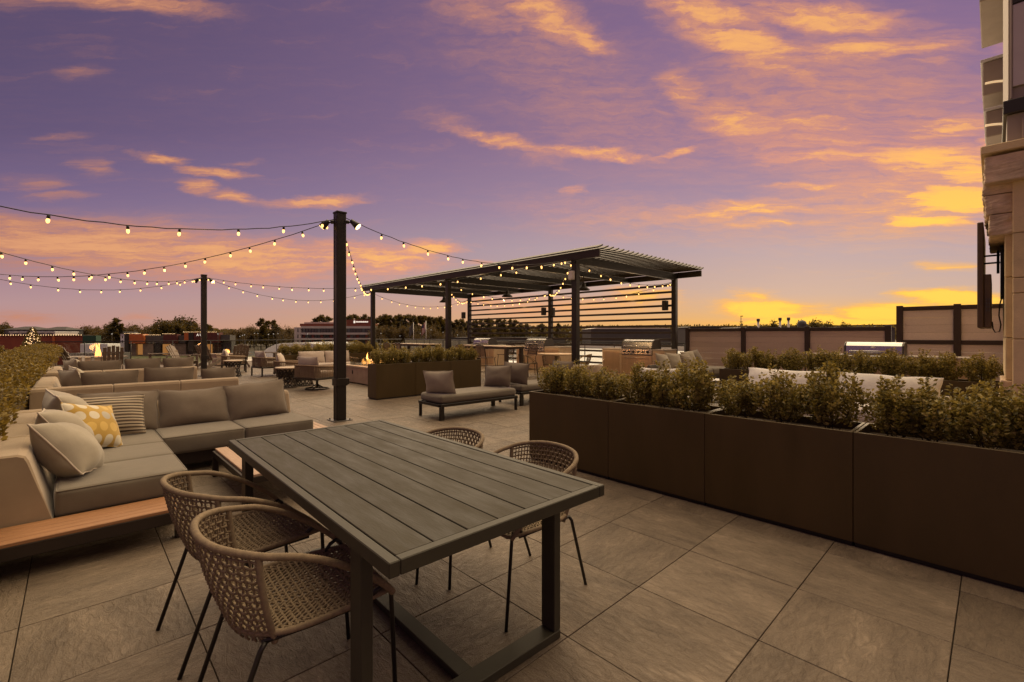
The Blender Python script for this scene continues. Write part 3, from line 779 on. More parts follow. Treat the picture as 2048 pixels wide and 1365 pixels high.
for i in range(5):
    planter('long dark metal planter box section, ' + names[i], PX0, PX1, ys[i+1]+.0015, ys[i]-.0015, .75, group='planter row beside the dining table')
    n = 3 if i < 3 else 4
    for k in range(n):
        yy = ys[i]-.18-(ys[i]-ys[i+1]-.36)*k/(n-1)
        shrub('boxwood shrub, %s from the far end of the long planter row' % ORD[q], PX0+.23+random.uniform(-.05, .05), yy+random.uniform(-.03, .03), .69, random.uniform(.92, 1.12)*(1.0 if i else .92), q, 'boxwood shrubs beside the dining table', random.uniform(.88, 1.12)*(.92 if i == 0 else 1)); q += 1
# second planter by the bench
for i, (a, b) in enumerate(((4.60, 5.555), (5.557, 6.51), (6.512, 7.46))):
    planter('dark planter box near the fire table, %s of its three sections' % ('left', 'middle', 'right')[i], a, b, 8.97, 9.36, .75, group='planter row by the fire table')
    for k in range(3):
        shrub('boxwood shrub, %s from the left above the bench in the short planter row' % ORD[i*3+k], a+.17+k*.30, 9.165, .69, random.uniform(.95, 1.1), i+k, 'boxwood shrubs by the fire table', .95)
# planter behind the white sofa
for i in range(4):
    a = 3.55-i*.98
    planter('dark planter box behind the white sofa, %s from its left end' % ORD[i], 8.72, 9.16, a-.975, a, .75, group='planter row behind the white sofa')
    for k in range(3):
        shrub('boxwood shrub, %s from the left behind the white sofa' % ORD[i*3+k], 8.94, a-.17-k*.32+random.uniform(-.05, .05), .69, random.uniform(.95, 1.15), i*3+k+2, 'boxwood shrubs behind the white sofa', 1.0)
# far planter behind the lounge seats
for i in range(3):
    a = 4.75+i*1.1
    planter('dark planter behind the cream lounge seats, %s from the left' % ORD[i], a, a+1.095, 15.72, 16.12, .72, group='far planter row')
    for k in range(3):
        shrub('boxwood shrub, %s from the left behind the cream lounge seats' % ORD[i*3+k], a+.2+k*.35, 15.92, .66, random.uniform(1.0, 1.15), i+k, 'far boxwood shrubs', .95)
for k in range(5):
    shrub('boxwood shrub, %s from the left in the low hedge under the pergola\'s far end' % ORD[k], 7.6+k*.75, 19.6+.1*(k % 2), .3, 1.9, k, 'hedge beyond the pergola', 1.0)
for k in range(3):
    planter('dark planter under the hedge beyond the pergola, %s from the left' % ORD[k], 7.1+k*1.3, 8.39+k*1.3, 19.3, 19.95, .45, group='planters beyond the pergola')
# left planter with hedge
HED = [shrub_mesh(s, .92, .40, 120, 52, .030, True, 'hedge') for s in (31, 32, 33)]
for i in range(7):
    planter('tall dark planter box under the left hedge, %s from the near end' % ORD[i], -1.2, -.47, 2.6+i*3.2, 5.795+i*3.2, .74, group='planters under the left hedge')
for k in range(44):
    shrub('hedge boxwood, %s clump from the near end of the left hedge' % (ORD[k] if k < 30 else ORD[k-30]+' past the thirtieth'), -.80+random.uniform(-.06, .06), 3.1+k*.50, .60, random.uniform(.98, 1.12), k, 'left boxwood hedge', random.uniform(.92, 1.08), HED, 'hedge_shrub')
for k in range(3):
    shrub('dark round boxwood behind the left hedge, %s from the left' % ORD[k], -3.3+k*.55, 20.2+k*.5, .55, 1.5, k+1, 'round shrubs behind the left hedge', 1.0, HED, 'round_shrub')
MBp = planter('dark planter box behind the left hedge with round boxwoods', -3.9, -1.6, 19.7, 21.6, .6)

# ================================================================= light posts
def light_post(label, x, y, h):
    t = thing('light_post', label, 'post', (x, y, 0), 0, 'tall posts carrying string lights')
    a = .076
    MB().box(-a, a, -a, a, .012, h, .006).build('post', M['black'], t)
    MB().box(-a-.008, a+.008, -a-.008, a+.008, h+.0005, h+.03, .004).build('cap', M['black'], t)
    for s in (-1, 1):
        MB().box(-a-.004, -a+.001, s*.045-.012, s*.045+.012, .02, h-.05).build('rail_strip', M['bronze'], t)
    MB().box(-.15, .15, -.15, .15, 0, .0115, .003).build('base_plate', M['steel_dark'], t)
    for sx_ in (-1, 1):
        for sy_ in (-1, 1): MB().lathe([(.012, .012), (.012, .03), (.005, .034)], (sx_*.115, sy_*.115, 0), 8).build('bolt', M['steel_dark'], t)
    c = MB(); zc = .62
    c.box(-a-.015, a+.015, -a-.015, -a-.001, zc-.06, zc+.06, .003); c.box(-a-.015, a+.015, a+.001, a+.015, zc-.06, zc+.06, .003)
    c.box(-a-.016, -a-.0045, -a+.002, a-.002, zc-.058, zc+.058); c.box(a+.001, a+.015, -a+.002, a-.002, zc-.058, zc+.058)
    c.box(-.03, .03, a+.0155, a+.075, zc-.05, zc+.05, .004); c.box(a+.0155, a+.07, -.03, .03, zc-.05, zc+.05, .004)
    c.build('clamp', M['black'], t)
    for k, (dx, dy) in enumerate(((-.69, .72), (.72, -.69))):
        dv = Vector((dx, dy, 0)).normalized()
        base_ = dv*.085+Vector((0, 0, h-.13))
        f = MB().tube([base_-dv*.03, base_+dv*.06], .03, 8)
        f.tube([base_+dv*.05, base_+dv*.12+Vector((0, 0, -.01))], .014, 6)
        hd = f.build('flood_bracket', M['black'], t)
        c0 = base_+dv*.12; ax = (dv*.75+Vector((0, 0, -.65))).normalized()
        MB().tube([c0-ax*.03, c0+ax*.03, c0+ax*.12], .05, 10, rr=[.035, .045, .062]).build('lamp_head', M['black'], hd)
        MB().tube([c0+ax*.1195, c0+ax*.124], .055, 10).build('lamp_lens', M['lamp_glow'], hd)
    return t
light_post('tall black post beside the dining table carrying string lights and two floodlights', 3.11, 7.30, 3.33)
light_post('more distant black post carrying string lights, beyond the farthest sofa', 3.11, 18.05, 3.33)

# ================================================================= bench daybeds
def daybed(label, x, y, rz):
    t = thing('daybed_bench', label, 'bench', (x, y, 0), rz, 'dark upholstered benches')
    fr = MB(); Lh, Wh = .83, .335
    for s in (-1, 1):
        fr.box(-Lh, Lh, s*Wh-.02, s*Wh+.02, .215, .262, .004); fr.box(s*Lh-.02, s*Lh+.02, -Wh+.0205, Wh-.0205, .2155, .2615, .004)
    fr.box(-Lh+.021, Lh-.021, -Wh+.021, Wh-.021, .225, .25)
    fr.build('frame', M['black'], t)
    for (a, b, w2) in ((-1, -1, .04), (-1, 1, .022), (1, -1, .022), (1, 1, .04)):
        MB().box(a*(Lh-.03)-w2, a*(Lh-.03)+w2, b*(Wh-.005)-.02, b*(Wh-.005)+.02, 0, .2145, .004).build('leg', M['black'], t)
    MB().cushion(-Lh+.02, Lh-.01, -Wh+.005, Wh-.005, .2625, .40, .045, .014).build('seat_cushion', M['fab_seat'], t)
    return t
db = daybed('dark upholstered daybed bench between the post and the long planter', 5.08, 6.42, R(-2))
pillow('taupe pillow upright at the left end of the near daybed bench', (4.42, 6.40, .585), 26, 14, .56, .40, .20, M['fab_light'], 2, group=G)
pillow('dark taupe pillow with a white tag at the right end of the near bench', (5.76, 6.44, .60), 196, 14, .58, .40, .20, M['fab_back'], -3, group=G)
MB().box(.25, .29, -.004, .004, -.235, -.17).build('care_tag', M['white_plastic'], bpy.data.objects[[o.name for o in COL.objects if o.name.startswith('throw_pillow') and 'white tag' in o['label']][0]])
daybed('second dark daybed bench half hidden behind the long planter\'s far end', 7.10, 6.62, R(-3))
pillow('dark taupe pillow at the left end of the half-hidden second bench', (6.40, 6.62, .61), 198, 12, .58, .42, .20, M['fab_back'], 2, group=G)
pillow('dark taupe pillow at the right end of the half-hidden second bench', (7.80, 6.6, .60), 184, 14, .58, .40, .17, M['fab_back'], 2, group=G)
# ================================================================= pergola
PXF, PXR = 9.13, 14.30; PYS = (7.27, 12.70, 18.10); PH_T = 3.22
def pergola():
    t = thing('pergola', 'large black metal pergola with louvred roof and slatted back screen over the grills', 'pergola', (PXF, PYS[0], 0))
    ox, oy = PXF, PYS[0]; D = PXR-PXF; a = .076
    for x in (0, D):
        for y in PYS:
            p = MB().box(x-a, x+a, y-oy-a, y-oy+a, .0125, PH_T, .006).build('post', M['black'], t)
            MB().box(x-.13, x+.13, y-oy-.13, y-oy+.13, 0, .012, .002).build('base_plate', M['black'], p)
    y0, y1 = 6.40-oy, 18.80-oy
    for x in (-.16, D+.10): MB().box(x-.03, x+.03, y0+.02, y1-.02, PH_T+.0, PH_T+.19, .004).build('fascia_beam', M['bronze'], t)
    yb = [PYS[0]-oy, (PYS[0]*2+PYS[1])/3-oy, (PYS[0]+PYS[1]*2)/3-oy, PYS[1]-oy, (PYS[1]*2+PYS[2])/3-oy, (PYS[1]+2*PYS[2])/3-oy, PYS[2]-oy]
    for k, y in enumerate(yb):
        MB().box(-.129, D+.069, y-.05, y+.05, PH_T+.001-(.0 if k % 3 else .06), PH_T+.16, .004).build('cross_beam', M['black'], t)
    n = 25
    lv = MB().add([(-.105, y0, -.050), (.085, y0, .028), (.075, y0, .060), (-.115, y0, -.018), (-.105, y1, -.050), (.085, y1, .028), (.075, y1, .060), (-.115, y1, -.018)],
                  [(3, 2, 1, 0), (4, 5, 6, 7), (0, 1, 5, 4), (1, 2, 6, 5), (2, 3, 7, 6), (3, 0, 4, 7)]).mesh('louvre', M['bronze'])
    for i in range(n):
        link('louvre', lv, t, (-.14+(D+.28)*i/(n-1), 0, PH_T+.245))
    for i in range(13):
        z = 3.01-i*.2245
        for k in (0, 1):
            MB().box(D-.02, D+.022, PYS[k]-oy+a+.001, PYS[k+1]-oy-a-.001, z-.036, z+.036, .003).build('screen_slat', M['bronze'], t)
    return t
pergola()
def on_post(name, label, cat, x, y, z, sx_, sy_, sz_, mt, extra=None):
    t = thing(name, label, cat, (x, y, z))
    MB().box(-sx_, sx_, -sy_, sy_, -sz_, sz_, .012).build('housing', mt, t)
    if extra: extra(t)
    return t
def grille(t): MB().box(-.092, -.0805, -.065, .065, -.13, .13, .004).build('grille', M['bronze'], t)
for nm, y, dy in (('right end post of the screen', 7.27, .0), ('middle post of the screen', 12.70, .0), ('far end post of the screen', 18.10, .0)):
    on_post('loudspeaker', 'black box loudspeaker on the ' + nm, 'speaker', 14.05, y+(.2 if y < 8 else .16), 2.33, .08, .08, .16, M['black'], grille)
on_post('loudspeaker', 'black box loudspeaker facing right on the middle screen post', 'speaker', 14.05, 12.38, 2.30, .08, .08, .16, M['black'], grille)
on_post('junction_box', 'small white weatherproof box high on the nearest pergola post', 'electrical box', 9.13-.076-.052, 7.30, 2.86, .05, .075, .11, M['white_plastic'],
        lambda t: MB().box(-.056, -.0505, -.06, .06, -.09, .09, .003).build('cover', M['white_plastic'], t))
def pendant(label, x, y, zb):
    t = thing('pendant_lamp', label, 'lamp', (x, y, zb), 0, 'barn pendants under the pergola')
    MB().tube([(0, 0, .26), (0, 0, PH_T+.10-zb)], .012, 6).build('stem', M['black'], t)
    MB().lathe([(.20, 0), (.195, .03), (.13, .085), (.075, .13), (.06, .20), (.03, .25), (.015, .27)], n=20, cap=False).build('lamp_shade', M['bronze'], t)
    MB().lathe([(.001, .02), (.035, .03), (.045, .06), (.03, .10), (.01, .12)], n=10).build('bulb', M['lamp_glow'], t)
    l = bpy.data.lights.new('pendant_light', 'SPOT'); l.energy = 170; l.color = (1, .62, .28); l.shadow_soft_size = .05; l.spot_size = R(150); l.spot_blend = .6
    lo = bpy.data.objects.new('pendant_light', l); COL.objects.link(lo); lo.parent = t; lo.location = (0, 0, -.02)
for lb, y in (('right', 9.0), ('middle', 12.55), ('far left', 16.6)):
    pendant('dark barn-style pendant lamp, %s one under the pergola roof' % lb, 11.7, y, 2.78)

# ================================================================= string lights
bulb_me = MB().lathe([(.002, -.086), (.012, -.079), (.0185, -.061), (.017, -.044), (.011, -.03)], n=10).mesh('bulb', M['bulb'])
sock_me = MB().lathe([(.015, -.034), (.017, -.01), (.013, .006), (.006, .012)], n=8).mesh('socket', M['cable'])
def string_light(label, a, b, sag, n, r=.0065):
    t = thing('string_light', label, 'string light', (0, 0, 0), 0, 'festoon string lights')
    a, b = Vector(a), Vector(b); pts = []; N = 40
    for i in range(N+1):
        f = i/N; p = a.lerp(b, f); p.z -= sag*4*f*(1-f); p.z += .012*mnoise.noise(Vector((i*.9, a.x, b.y))); pts.append(p)
    wi = MB().tube(pts, r, 5).build('wire', M['cable'], t)
    for k in range(n):
        f = (k+.5+random.uniform(-.12, .12))/n*N; i = int(f); p = pts[i].lerp(pts[min(i+1, N)], f-i)
        s = link('socket', sock_me, t, p-Vector((0, 0, .012)), random.uniform(0, 6)); s.rotation_euler.x = random.uniform(-.22, .22); s.rotation_euler.y = random.uniform(-.22, .22)
        link('bulb', bulb_me, s)
    if 'pergola' in label or 'post to the' in label or 'screen' in label:
        for f in (.3, .7):
            l = bpy.data.lights.new('string_glow', 'POINT'); l.energy = 5; l.color = (1, .6, .25); l.shadow_soft_size = .12
            lo = bpy.data.objects.new('string_glow', l); COL.objects.link(lo); lo.parent = t; lo.location = pts[int(f*N)]-Vector((0, 0, .15))
    return t
P1, P2 = (3.11, 7.30, 3.26), (3.11, 18.05, 3.28)
Q1, Q2 = (-2.9, 7.27, 3.30), (-2.9, 18.1, 3.30)
A_, B_, C_ = (9.0, 18.10, 3.16), (9.0, 12.70, 3.16), (9.0, 7.27, 3.28)
D_, E_, F_ = (14.2, 18.10, 3.10), (14.2, 12.70, 3.10), (14.2, 7.27, 3.10)
for lb, a, b, sag, n in (
    ('uppermost string of bulbs running from the near post to the left', P1, Q1, .57, 10),
    ('long diagonal string of bulbs from the near post to the far left', P1, Q2, .72, 24),
    ('diagonal string of bulbs from the left edge down to the distant post', Q1, P2, .66, 22),
    ('lowest string of bulbs on the left, ending at the distant post', P2, Q2, .62, 13),
    ('upper string of bulbs from the distant post to the pergola\'s far corner', P2, A_, .55, 13),
    ('string of bulbs from the distant post slanting to the nearest pergola post', P2, C_, .55, 22),
    ('string of bulbs from the near post over to the nearest pergola post', (3.15, 7.30, 3.30), C_, .42, 13),
    ('steep string of bulbs from the near post to the pergola\'s far corner', (3.15, 7.33, 3.20), A_, .42, 20),
    ('string of bulbs across the far end of the pergola', A_, D_, .48, 13),
    ('string of bulbs slanting from the middle front post to the far rear post', B_, D_, .34, 12),
    ('string of bulbs slanting from the middle front post to the middle rear post', B_, E_, .4, 11),
    ('string of bulbs from the nearest pergola post to the middle rear post', C_, E_, .34, 12),
    ('string of bulbs across the near end of the pergola', C_, F_, .32, 11),
    ('string of bulbs along the right half of the slatted screen', E_, F_, .35, 11),
    ('string of bulbs along the left half of the slatted screen', D_, E_, .35, 11)):
    string_light(lb, a, b, sag, n)

# ================================================================= lounge furniture
def lattice(mb, r, h, n=14, m=7, rr=.012, wob=.25):
    rs = random.Random(5)
    for i in range(n):
        for s in (-1, 1):
            pts = []
            for k in range(m+1):
                a = 2*math.pi*(i/n+s*.16*k/m*1.6)+rs.uniform(-.08, .08); q = r*(1-wob*math.sin(math.pi*k/m))
                pts.append((q*math.cos(a), q*math.sin(a), h*k/m))
            mb.tube(pts, rr, 4)
    return mb
def drum_table(label, x, y):
    t = thing('drum_table', label, 'side table', (x, y, 0), 0, 'lattice drum side tables')
    lattice(MB(), .25, .49).build('lattice_base', M['bronze'], t)
    MB().tube([(.25*math.cos(k*.3142), .25*math.sin(k*.3142), .016) for k in range(20)], .014, 6, closed=True).build('foot_ring', M['bronze'], t)
    MB().lathe([(.27, .495), (.28, .505), (.28, .52), (.27, .53), (.0, .53)], n=24, smooth=False).build('table_top', M['stone_counter'], t)
drum_table('lattice drum side table beside the armchair near the distant post', 3.80, 17.35)
drum_table('lattice drum side table in front of the cream swivel chairs', 4.02, 12.75)
drum_table('small lattice drum table between the two swivel chairs', 4.52, 12.95)
def club(label, x, y, rz, swivel=True, w_=.78, dpt=.76, group='cream lounge chairs', two=False):
    """faces local +x"""
    t = thing('swivel_chair' if swivel else 'lounge_chair', label, 'chair', (x, y, 0), rz, group)
    hw = w_/2; hd = dpt/2
    fr = MB()
    fr.tube([(hd, -hw, .56), (-hd+.06, -hw, .60), (-hd, -hw+.06, .61), (-hd, hw-.06, .61), (-hd+.06, hw, .60), (hd, hw, .56)], .024, 6)
    fr.build('top_rail', M['rope_brown'], t)
    wb = MB()
    path = [(hd-.02, -hw), (-hd+.05, -hw), (-hd, -hw+.05), (-hd, hw-.05), (-hd+.05, hw), (hd-.02, hw)]
    for z in [.33+.022*i for i in range(12)]:
        wb.tube([(px, py, z) for px, py in path], .009, 4)
    for i in range(int(w_/.05)): wb.tube([(-hd, -hw+.04+i*.05, .30), (-hd, -hw+.04+i*.05, .60)], .006, 4)
    for s in (-1, 1):
        for i in range(13): wb.tube([(-hd+.05+i*.052, s*hw, .30), (-hd+.05+i*.052, s*hw, .59)], .006, 4)
    o = wb.build('woven_side', M['rope_brown'], t); o['kind'] = 'stuff'
    b = MB()
    for s in (-1, 1):
        b.box(-hd-.01, hd, s*hw-.025, s*hw+.025, .265, .31, .005)
    b.box(-hd-.012, -hd+.03, -hw+.026, hw-.026, .2655, .3095, .004); b.box(hd-.04, hd-.001, -hw+.026, hw-.026, .2655, .3095, .004)
    b.build('base_frame', M['bronze'], t)
    for s in (-1, 1): MB().box(hd-.035, hd+.008, s*hw-.022, s*hw+.022, .3105 if swivel else 0, .57, .005).build('arm_post', M['bronze'], t)
    if swivel:
        MB().tube([(0, 0, .03), (0, 0, .264)], .03, 8).build('swivel_stem', M['black'], t)
        sp = MB().tube([(.28*math.cos(k*.2618), .28*math.sin(k*.2618), .014) for k in range(24)], .014, 6, closed=True)
        for k in range(4): sp.tube([(0, 0, .13), (.14*math.cos(k*1.571+.5), .14*math.sin(k*1.571+.5), .05), (.28*math.cos(k*1.571+.5), .28*math.sin(k*1.571+.5), .02)], .014, 5)
        sp.build('swivel_base', M['black'], t)
    else:
        for s in (-1, 1):
            MB().box(-hd-.01, -hd+.03, s*hw-.022, s*hw+.022, 0, .2645, .004).build('leg', M['bronze'], t)
    k_ = 2 if two else 1
    for i in range(k_):
        a = -hw+.03+(w_-.06)*i/k_; bb = -hw+.03+(w_-.06)*(i+1)/k_-.005
        MB().cushion(-hd+.16, hd-.005, a, bb, .311, .45, .04, .012).build('seat_cushion', M['fab_cream'], t)
        mb = MB().pillow(bb-a, .44, .2, 14, PS[0]+i, .03, .2)
        PS[0] += 1
        mb.xf(Matrix.Translation((-hd+.13, (a+bb)/2, .62)) @ Matrix.Rotation(R(90), 4, 'Z') @ Matrix.Rotation(-R(14), 4, 'X')).build('back_cushion', M['fab_cream'], t)
    return t
club('cream-cushioned swivel chair with woven back, close behind the near post', 4.46, 11.85, R(20))
club('cream-cushioned swivel chair with woven arms left of the lattice drum tables', 4.62, 14.35, R(-25))
club('cream-cushioned loveseat with woven arms in front of the far planter', 6.05, 15.1, R(-90), False, 1.75, .82, 'cream loveseat', True)
club('cream-cushioned armchair on dark legs, right one near the distant post', 4.75, 16.9, R(8), False)
club('cream-cushioned armchair beside the distant post, partly behind the drum table', 4.25, 19.3, R(-10), False)
def fire_table(label, x0, x1, y0, y1, h, fl, glass=True, name='fire_table', tall=1.5):
    cx, cy = (x0+x1)/2, (y0+y1)/2; hx, hy = (x1-x0)/2, (y1-y0)/2
    t = thing(name, label, 'fire table', (cx, cy, 0))
    MB().box(-hx, hx, -hy, hy, .03, h-.05, .008).build('body', M['fire_stone'], t)
    MB().box(-hx+.03, hx-.03, -hy+.03, hy-.03, 0, .0295).build('plinth', M['black'], t)
    MB().box(-hx-.02, hx+.02, -hy-.02, hy+.02, h-.0495, h, .006).build('table_top', M['stone_counter'], t)
    MB().box(-hx*.55, hx*.55, -hy*.75, hy*.75, h+.0005, h+.012).build('burner_tray', M['black'], t)
    if glass:
        for s in (-1, 1):
            MB().box(s*hx*.62-.004, s*hx*.62+.004, -hy*.8, hy*.8, h+.0015, h+.2).build('glass_guard', M['glass'], t)
            MB().box(-hx*.61, hx*.61, s*hy*.8-.004, s*hy*.8+.004, h+.0015, h+.2).build('glass_guard', M['glass'], t)
        MB().box(-hx-.015, -hx-.0005, -.02+hy*.3, .02+hy*.3, .27, .37, .003).build('valve_handle', M['black'], t)
    fm = MB(); rs = random.Random(int(x0*10))
    for k in range(fl):
        yy = -hy*.65+1.3*hy*(k+.5)/fl+rs.uniform(-.04, .04); hh = rs.choice((.10, .16, .24, .34))*(1 if glass else tall); xx = rs.uniform(-.08, .08)
        ph_ = rs.uniform(0, 6)
        pts = [(xx+.018*math.sin(ph_+i*1.3), yy+.022*math.sin(ph_*2+i*1.1), h+.01+hh*i/5) for i in range(6)]
        fm.tube(pts, .03, 7, rr=[.022, .040, .034, .022, .014, .002])
    fm.build('flame', M['flame'], t)
    l = bpy.data.lights.new('fire_light', 'POINT'); l.energy = 30; l.color = (1, .45, .15); l.shadow_soft_size = .15
    lo = bpy.data.objects.new('fire_light', l); COL.objects.link(lo); lo.parent = t; lo.location = (0, 0, h+.25)
def glass_mat():
    m = bpy.data.materials.new('clear_glass'); m.use_nodes = True; nt = m.node_tree; g = NB(nt); nt.nodes.remove(nt.nodes['Principled BSDF'])
    tr = g.n('ShaderNodeBsdfTransparent'); tr.inputs[0].default_value = (.90, .92, .91, 1); gl = g.n('ShaderNodeBsdfGlossy'); gl.inputs['Roughness'].default_value = .03
    fr = g.n('ShaderNodeFresnel'); fr.inputs[0].default_value = 1.45
    mx = g.n('ShaderNodeMixShader'); nt.links.new(g.m('MULTIPLY', fr.outputs[0], .8), mx.inputs[0]); nt.links.new(tr.outputs[0], mx.inputs[1]); nt.links.new(gl.outputs[0], mx.inputs[2])
    nt.links.new(mx.outputs[0], nt.nodes['Material Output'].inputs[0]); return m
M['glass'] = glass_mat()
fire_table('stone fire table with flames behind glass, beside the short planter', 5.72, 6.62, 11.2, 13.3, .50, 9)
fire_table('low fire pit table with a tall flame behind the farthest sofa', .12, 1.22, 23.7, 24.9, .52, 7, False)
fire_table('distant fire pit table with small flames near the glass railing', 4.5, 5.5, 23.4, 24.4, .52, 5, False, tall=.6)
def adirondack():
    t = thing('adirondack_chair', 'x', 'chair', group='adirondack chairs round the fire pits')   # faces +x
    mt = M['adirondack']
    for i in range(5):
        y = -.23+i*.115
        top = .98-.035*abs(i-2)
        MB().add([(-.16, y-.05, .30), (-.16, y+.05, .30), (-.14, y+.05, .31), (-.14, y-.05, .31), (-.48, y-.05, top), (-.48, y+.05, top), (-.46, y+.05, top+.01), (-.46, y-.05, top+.01)],
                 [(0, 1, 2, 3), (4, 7, 6, 5), (0, 4, 5, 1), (1, 5, 6, 2), (2, 6, 7, 3), (3, 7, 4, 0)]).build('back_slat', mt, t)
    for i in range(5):
        x = -.14+i*.105; z = .30+.014*i
        MB().box(x, x+.098, -.27, .27, z, z+.022, .003).build('seat_slat', mt, t)
    for s in (-1, 1):
        MB().box(-.42, .42, s*.34-.065, s*.34+.065, .565, .587, .004).build('arm', mt, t)
        MB().box(.30, .39, s*.295-.015, s*.295+.015, 0, .5645, .003).build('leg', mt, t)
        MB().add([(-.52, s*.28-.013, 0), (-.40, s*.28-.013, 0), (.40, s*.28-.013, .27), (.40, s*.28-.013, .37), (-.52, s*.28-.013, .10), (-.52, s*.28+.013, 0), (-.40, s*.28+.013, 0), (.40, s*.28+.013, .27), (.40, s*.28+.013, .37), (-.52, s*.28+.013, .10)],
                 [(0, 1, 2, 3, 4), (9, 8, 7, 6, 5), (0, 5, 6, 1), (1, 6, 7, 2), (2, 7, 8, 3), (3, 8, 9, 4), (4, 9, 5, 0)]).build('side_rail', mt, t)
    MB().box(-.37, -.345, -.30, .30, .70, .76, .003).build('back_rail', mt, t)
    return t
ad = adirondack(); ad.location = (1.02, 22.2, 0); ad.rotation_euler = (0, 0, R(90)); ad['label'] = 'brown Adirondack chair seen from behind before the tall flame'
pa = dup(ad, 'pale Adirondack chair beside the end of the left hedge', (.05, 22.9, 0), R(25))
for c in pa.children: c.data = c.data.copy(); c.data.materials[0] = M['adirondack_pale']
dup(ad, 'Adirondack chair right of the tall flame, leaning back to the right', (2.62, 24.1, 0), R(175))
dup(ad, 'Adirondack chair left of the distant post, leaning back to the left', (3.05, 21.6, 0), R(-35))
dup(ad, 'Adirondack chair seen from behind in front of the distant fire pit', (5.05, 22.0, 0), R(88))
dup(ad, 'pale-looking Adirondack chair just right of the distant post', (4.1, 22.6, 0), R(40))
dup(ad, 'Adirondack chair right of the distant fire pit, the left of a pair', (6.35, 22.3, 0), R(150))
dup(ad, 'Adirondack chair right of the distant fire pit, the right of a pair', (6.75, 21.6, 0), R(140))
dup(ad, 'Adirondack chair leaning left, in front of the white tent', (7.3, 20.6, 0), R(-60))

# glass railing along the terrace edge
def railing(label, pts):
    t = thing('glass_railing', label, 'railing')
    for (a, b) in zip(pts, pts[1:]):
        a, b = Vector((*a, 0)), Vector((*b, 0)); L_ = (b-a).length; n = max(1, round(L_/1.5)); dv = (b-a)/n
        nrm = Vector((-dv.y, dv.x, 0)).normalized()*.005
        for i in range(n):
            p, q_ = a+dv*i+dv.normalized()*.03, a+dv*(i+1)-dv.normalized()*.03
            v = [(*(p+s*nrm).xy, z) for z in (.08, 1.03) for s in (-1, 1)]+[(*(q_+s*nrm).xy, z) for z in (.08, 1.03) for s in (-1, 1)]
            MB().add(v, [(0, 1, 3, 2), (4, 6, 7, 5), (0, 4, 5, 1), (2, 3, 7, 6), (0, 2, 6, 4), (1, 5, 7, 3)]).build('glass_pane', M['glass'], t)
            MB().tube([a+dv*i, a+dv*i+Vector((0, 0, 1.06))], .02, 6).build('post', M['black'], t)
        MB().tube([a+Vector((0, 0, 1.07)), b+Vector((0, 0, 1.07))], .02, 6).build('top_rail', M['black'], t)
railing('clear glass railing with dark posts along the far terrace edge', [(-1.2, 26.9), (15.6, 26.9)])
railing('clear glass railing along the terrace edge behind the slatted screen', [(15.7, 7.6), (15.7, 26.7)])

# ================================================================= under the pergola
def bar_table(label, x0, x1, y0, y1):
    cx, cy = (x0+x1)/2, (y0+y1)/2; hx, hy = (x1-x0)/2, (y1-y0)/2
    t = thing('bar_table', label, 'table', (cx, cy, 0), 0, 'bar height tables')
    n = 6
    for i in range(n): MB().box(-hx+2*hx*i/n+.002, -hx+2*hx*(i+1)/n-.002, -hy, hy, 1.0, 1.025, .003).build('slat', M['stone_counter'], t)
    MB().box(-hx+.03, hx-.03, -hy+.03, hy-.03, .94, .9995).build('apron', M['bronze'], t)
    for a in (-1, 1):
        for b in (-1, 1): MB().box(a*(hx-.09)-.05, a*(hx-.09)+.05, b*(hy-.1)-.05, b*(hy-.1)+.05, 0, .9395, .004).build('leg', M['bronze'], t)
bar_table('bar-height table with thick legs under the pergola, nearer one', 9.25, 10.05, 9.95, 12.2)
bar_table('bar-height table at the far end of the pergola', 9.25, 10.05, 14.4, 16.7)
def stool():
    t = thing('bar_stool', 'x', 'stool', group='woven bar stools')   # faces +x
    for a in (-1, 1):
        for b in (-1, 1): MB().tube([(a*.17, b*.17, .70), (a*.23, b*.22, 0)], .011, 6).build('leg', M['black'], t)
    MB().tube([(.21*a, .205*b, .28) for a, b in ((1, 1), (-1, 1), (-1, -1), (1, -1))], .009, 6, closed=True).build('foot_rail', M['black'], t)
    s = MB()
    for i in range(14): s.tube([(-.2, -.2+.4*i/13, .705), (.2, -.2+.4*i/13, .705)], .010, 4); s.tube([(-.2+.4*i/13, -.2, .712), (-.2+.4*i/13, .2, .712)], .010, 4)
    o = s.build('woven_seat', M['rope_brown'], t); o['kind'] = 'stuff'
    MB().tube([(-.18, -.2, .70), (-.235, -.21, .95), (-.25, -.17, 1.06), (-.26, 0, 1.075), (-.25, .17, 1.06), (-.235, .21, .95), (-.18, .2, .70)], .013, 6).build('back_frame', M['black'], t)
    s = MB()
    for i in range(11): s.tube([(-.20-.005*i, -.2, .76+.028*i), (-.215-.005*i, 0, .76+.028*i), (-.20-.005*i, .2, .76+.028*i)], .009, 4)
    for i in range(9): s.tube([(-.20, -.18+.045*i, .74), (-.255, -.17+.0425*i, 1.06)], .007, 4)
    o = s.build('woven_back', M['rope_brown'], t); o['kind'] = 'stuff'
    return t
st = stool(); st.location = (8.72, 10.25, 0); st['label'] = 'woven bar stool nearest the short planter at the nearer bar table'
for lb, x, y, r_ in (('second woven bar stool on the planter side of the nearer bar table', 8.75, 11.25, 3), ('woven bar stool on the grill side of the nearer bar table, near corner', 10.5, 10.3, 178), ('woven bar stool on the grill side of the nearer bar table, far corner', 10.55, 11.4, 183),
                   ('woven bar stool at the far bar table, right of a pair', 8.72, 14.9, 0), ('woven bar stool at the far bar table, left of a pair', 8.70, 15.7, 4)):
    dup(st, lb, (x, y, 0), R(r_))
rt = thing('round_table', 'round dining table under the pergola near the post', 'table', (11.7, 10.15, 0))
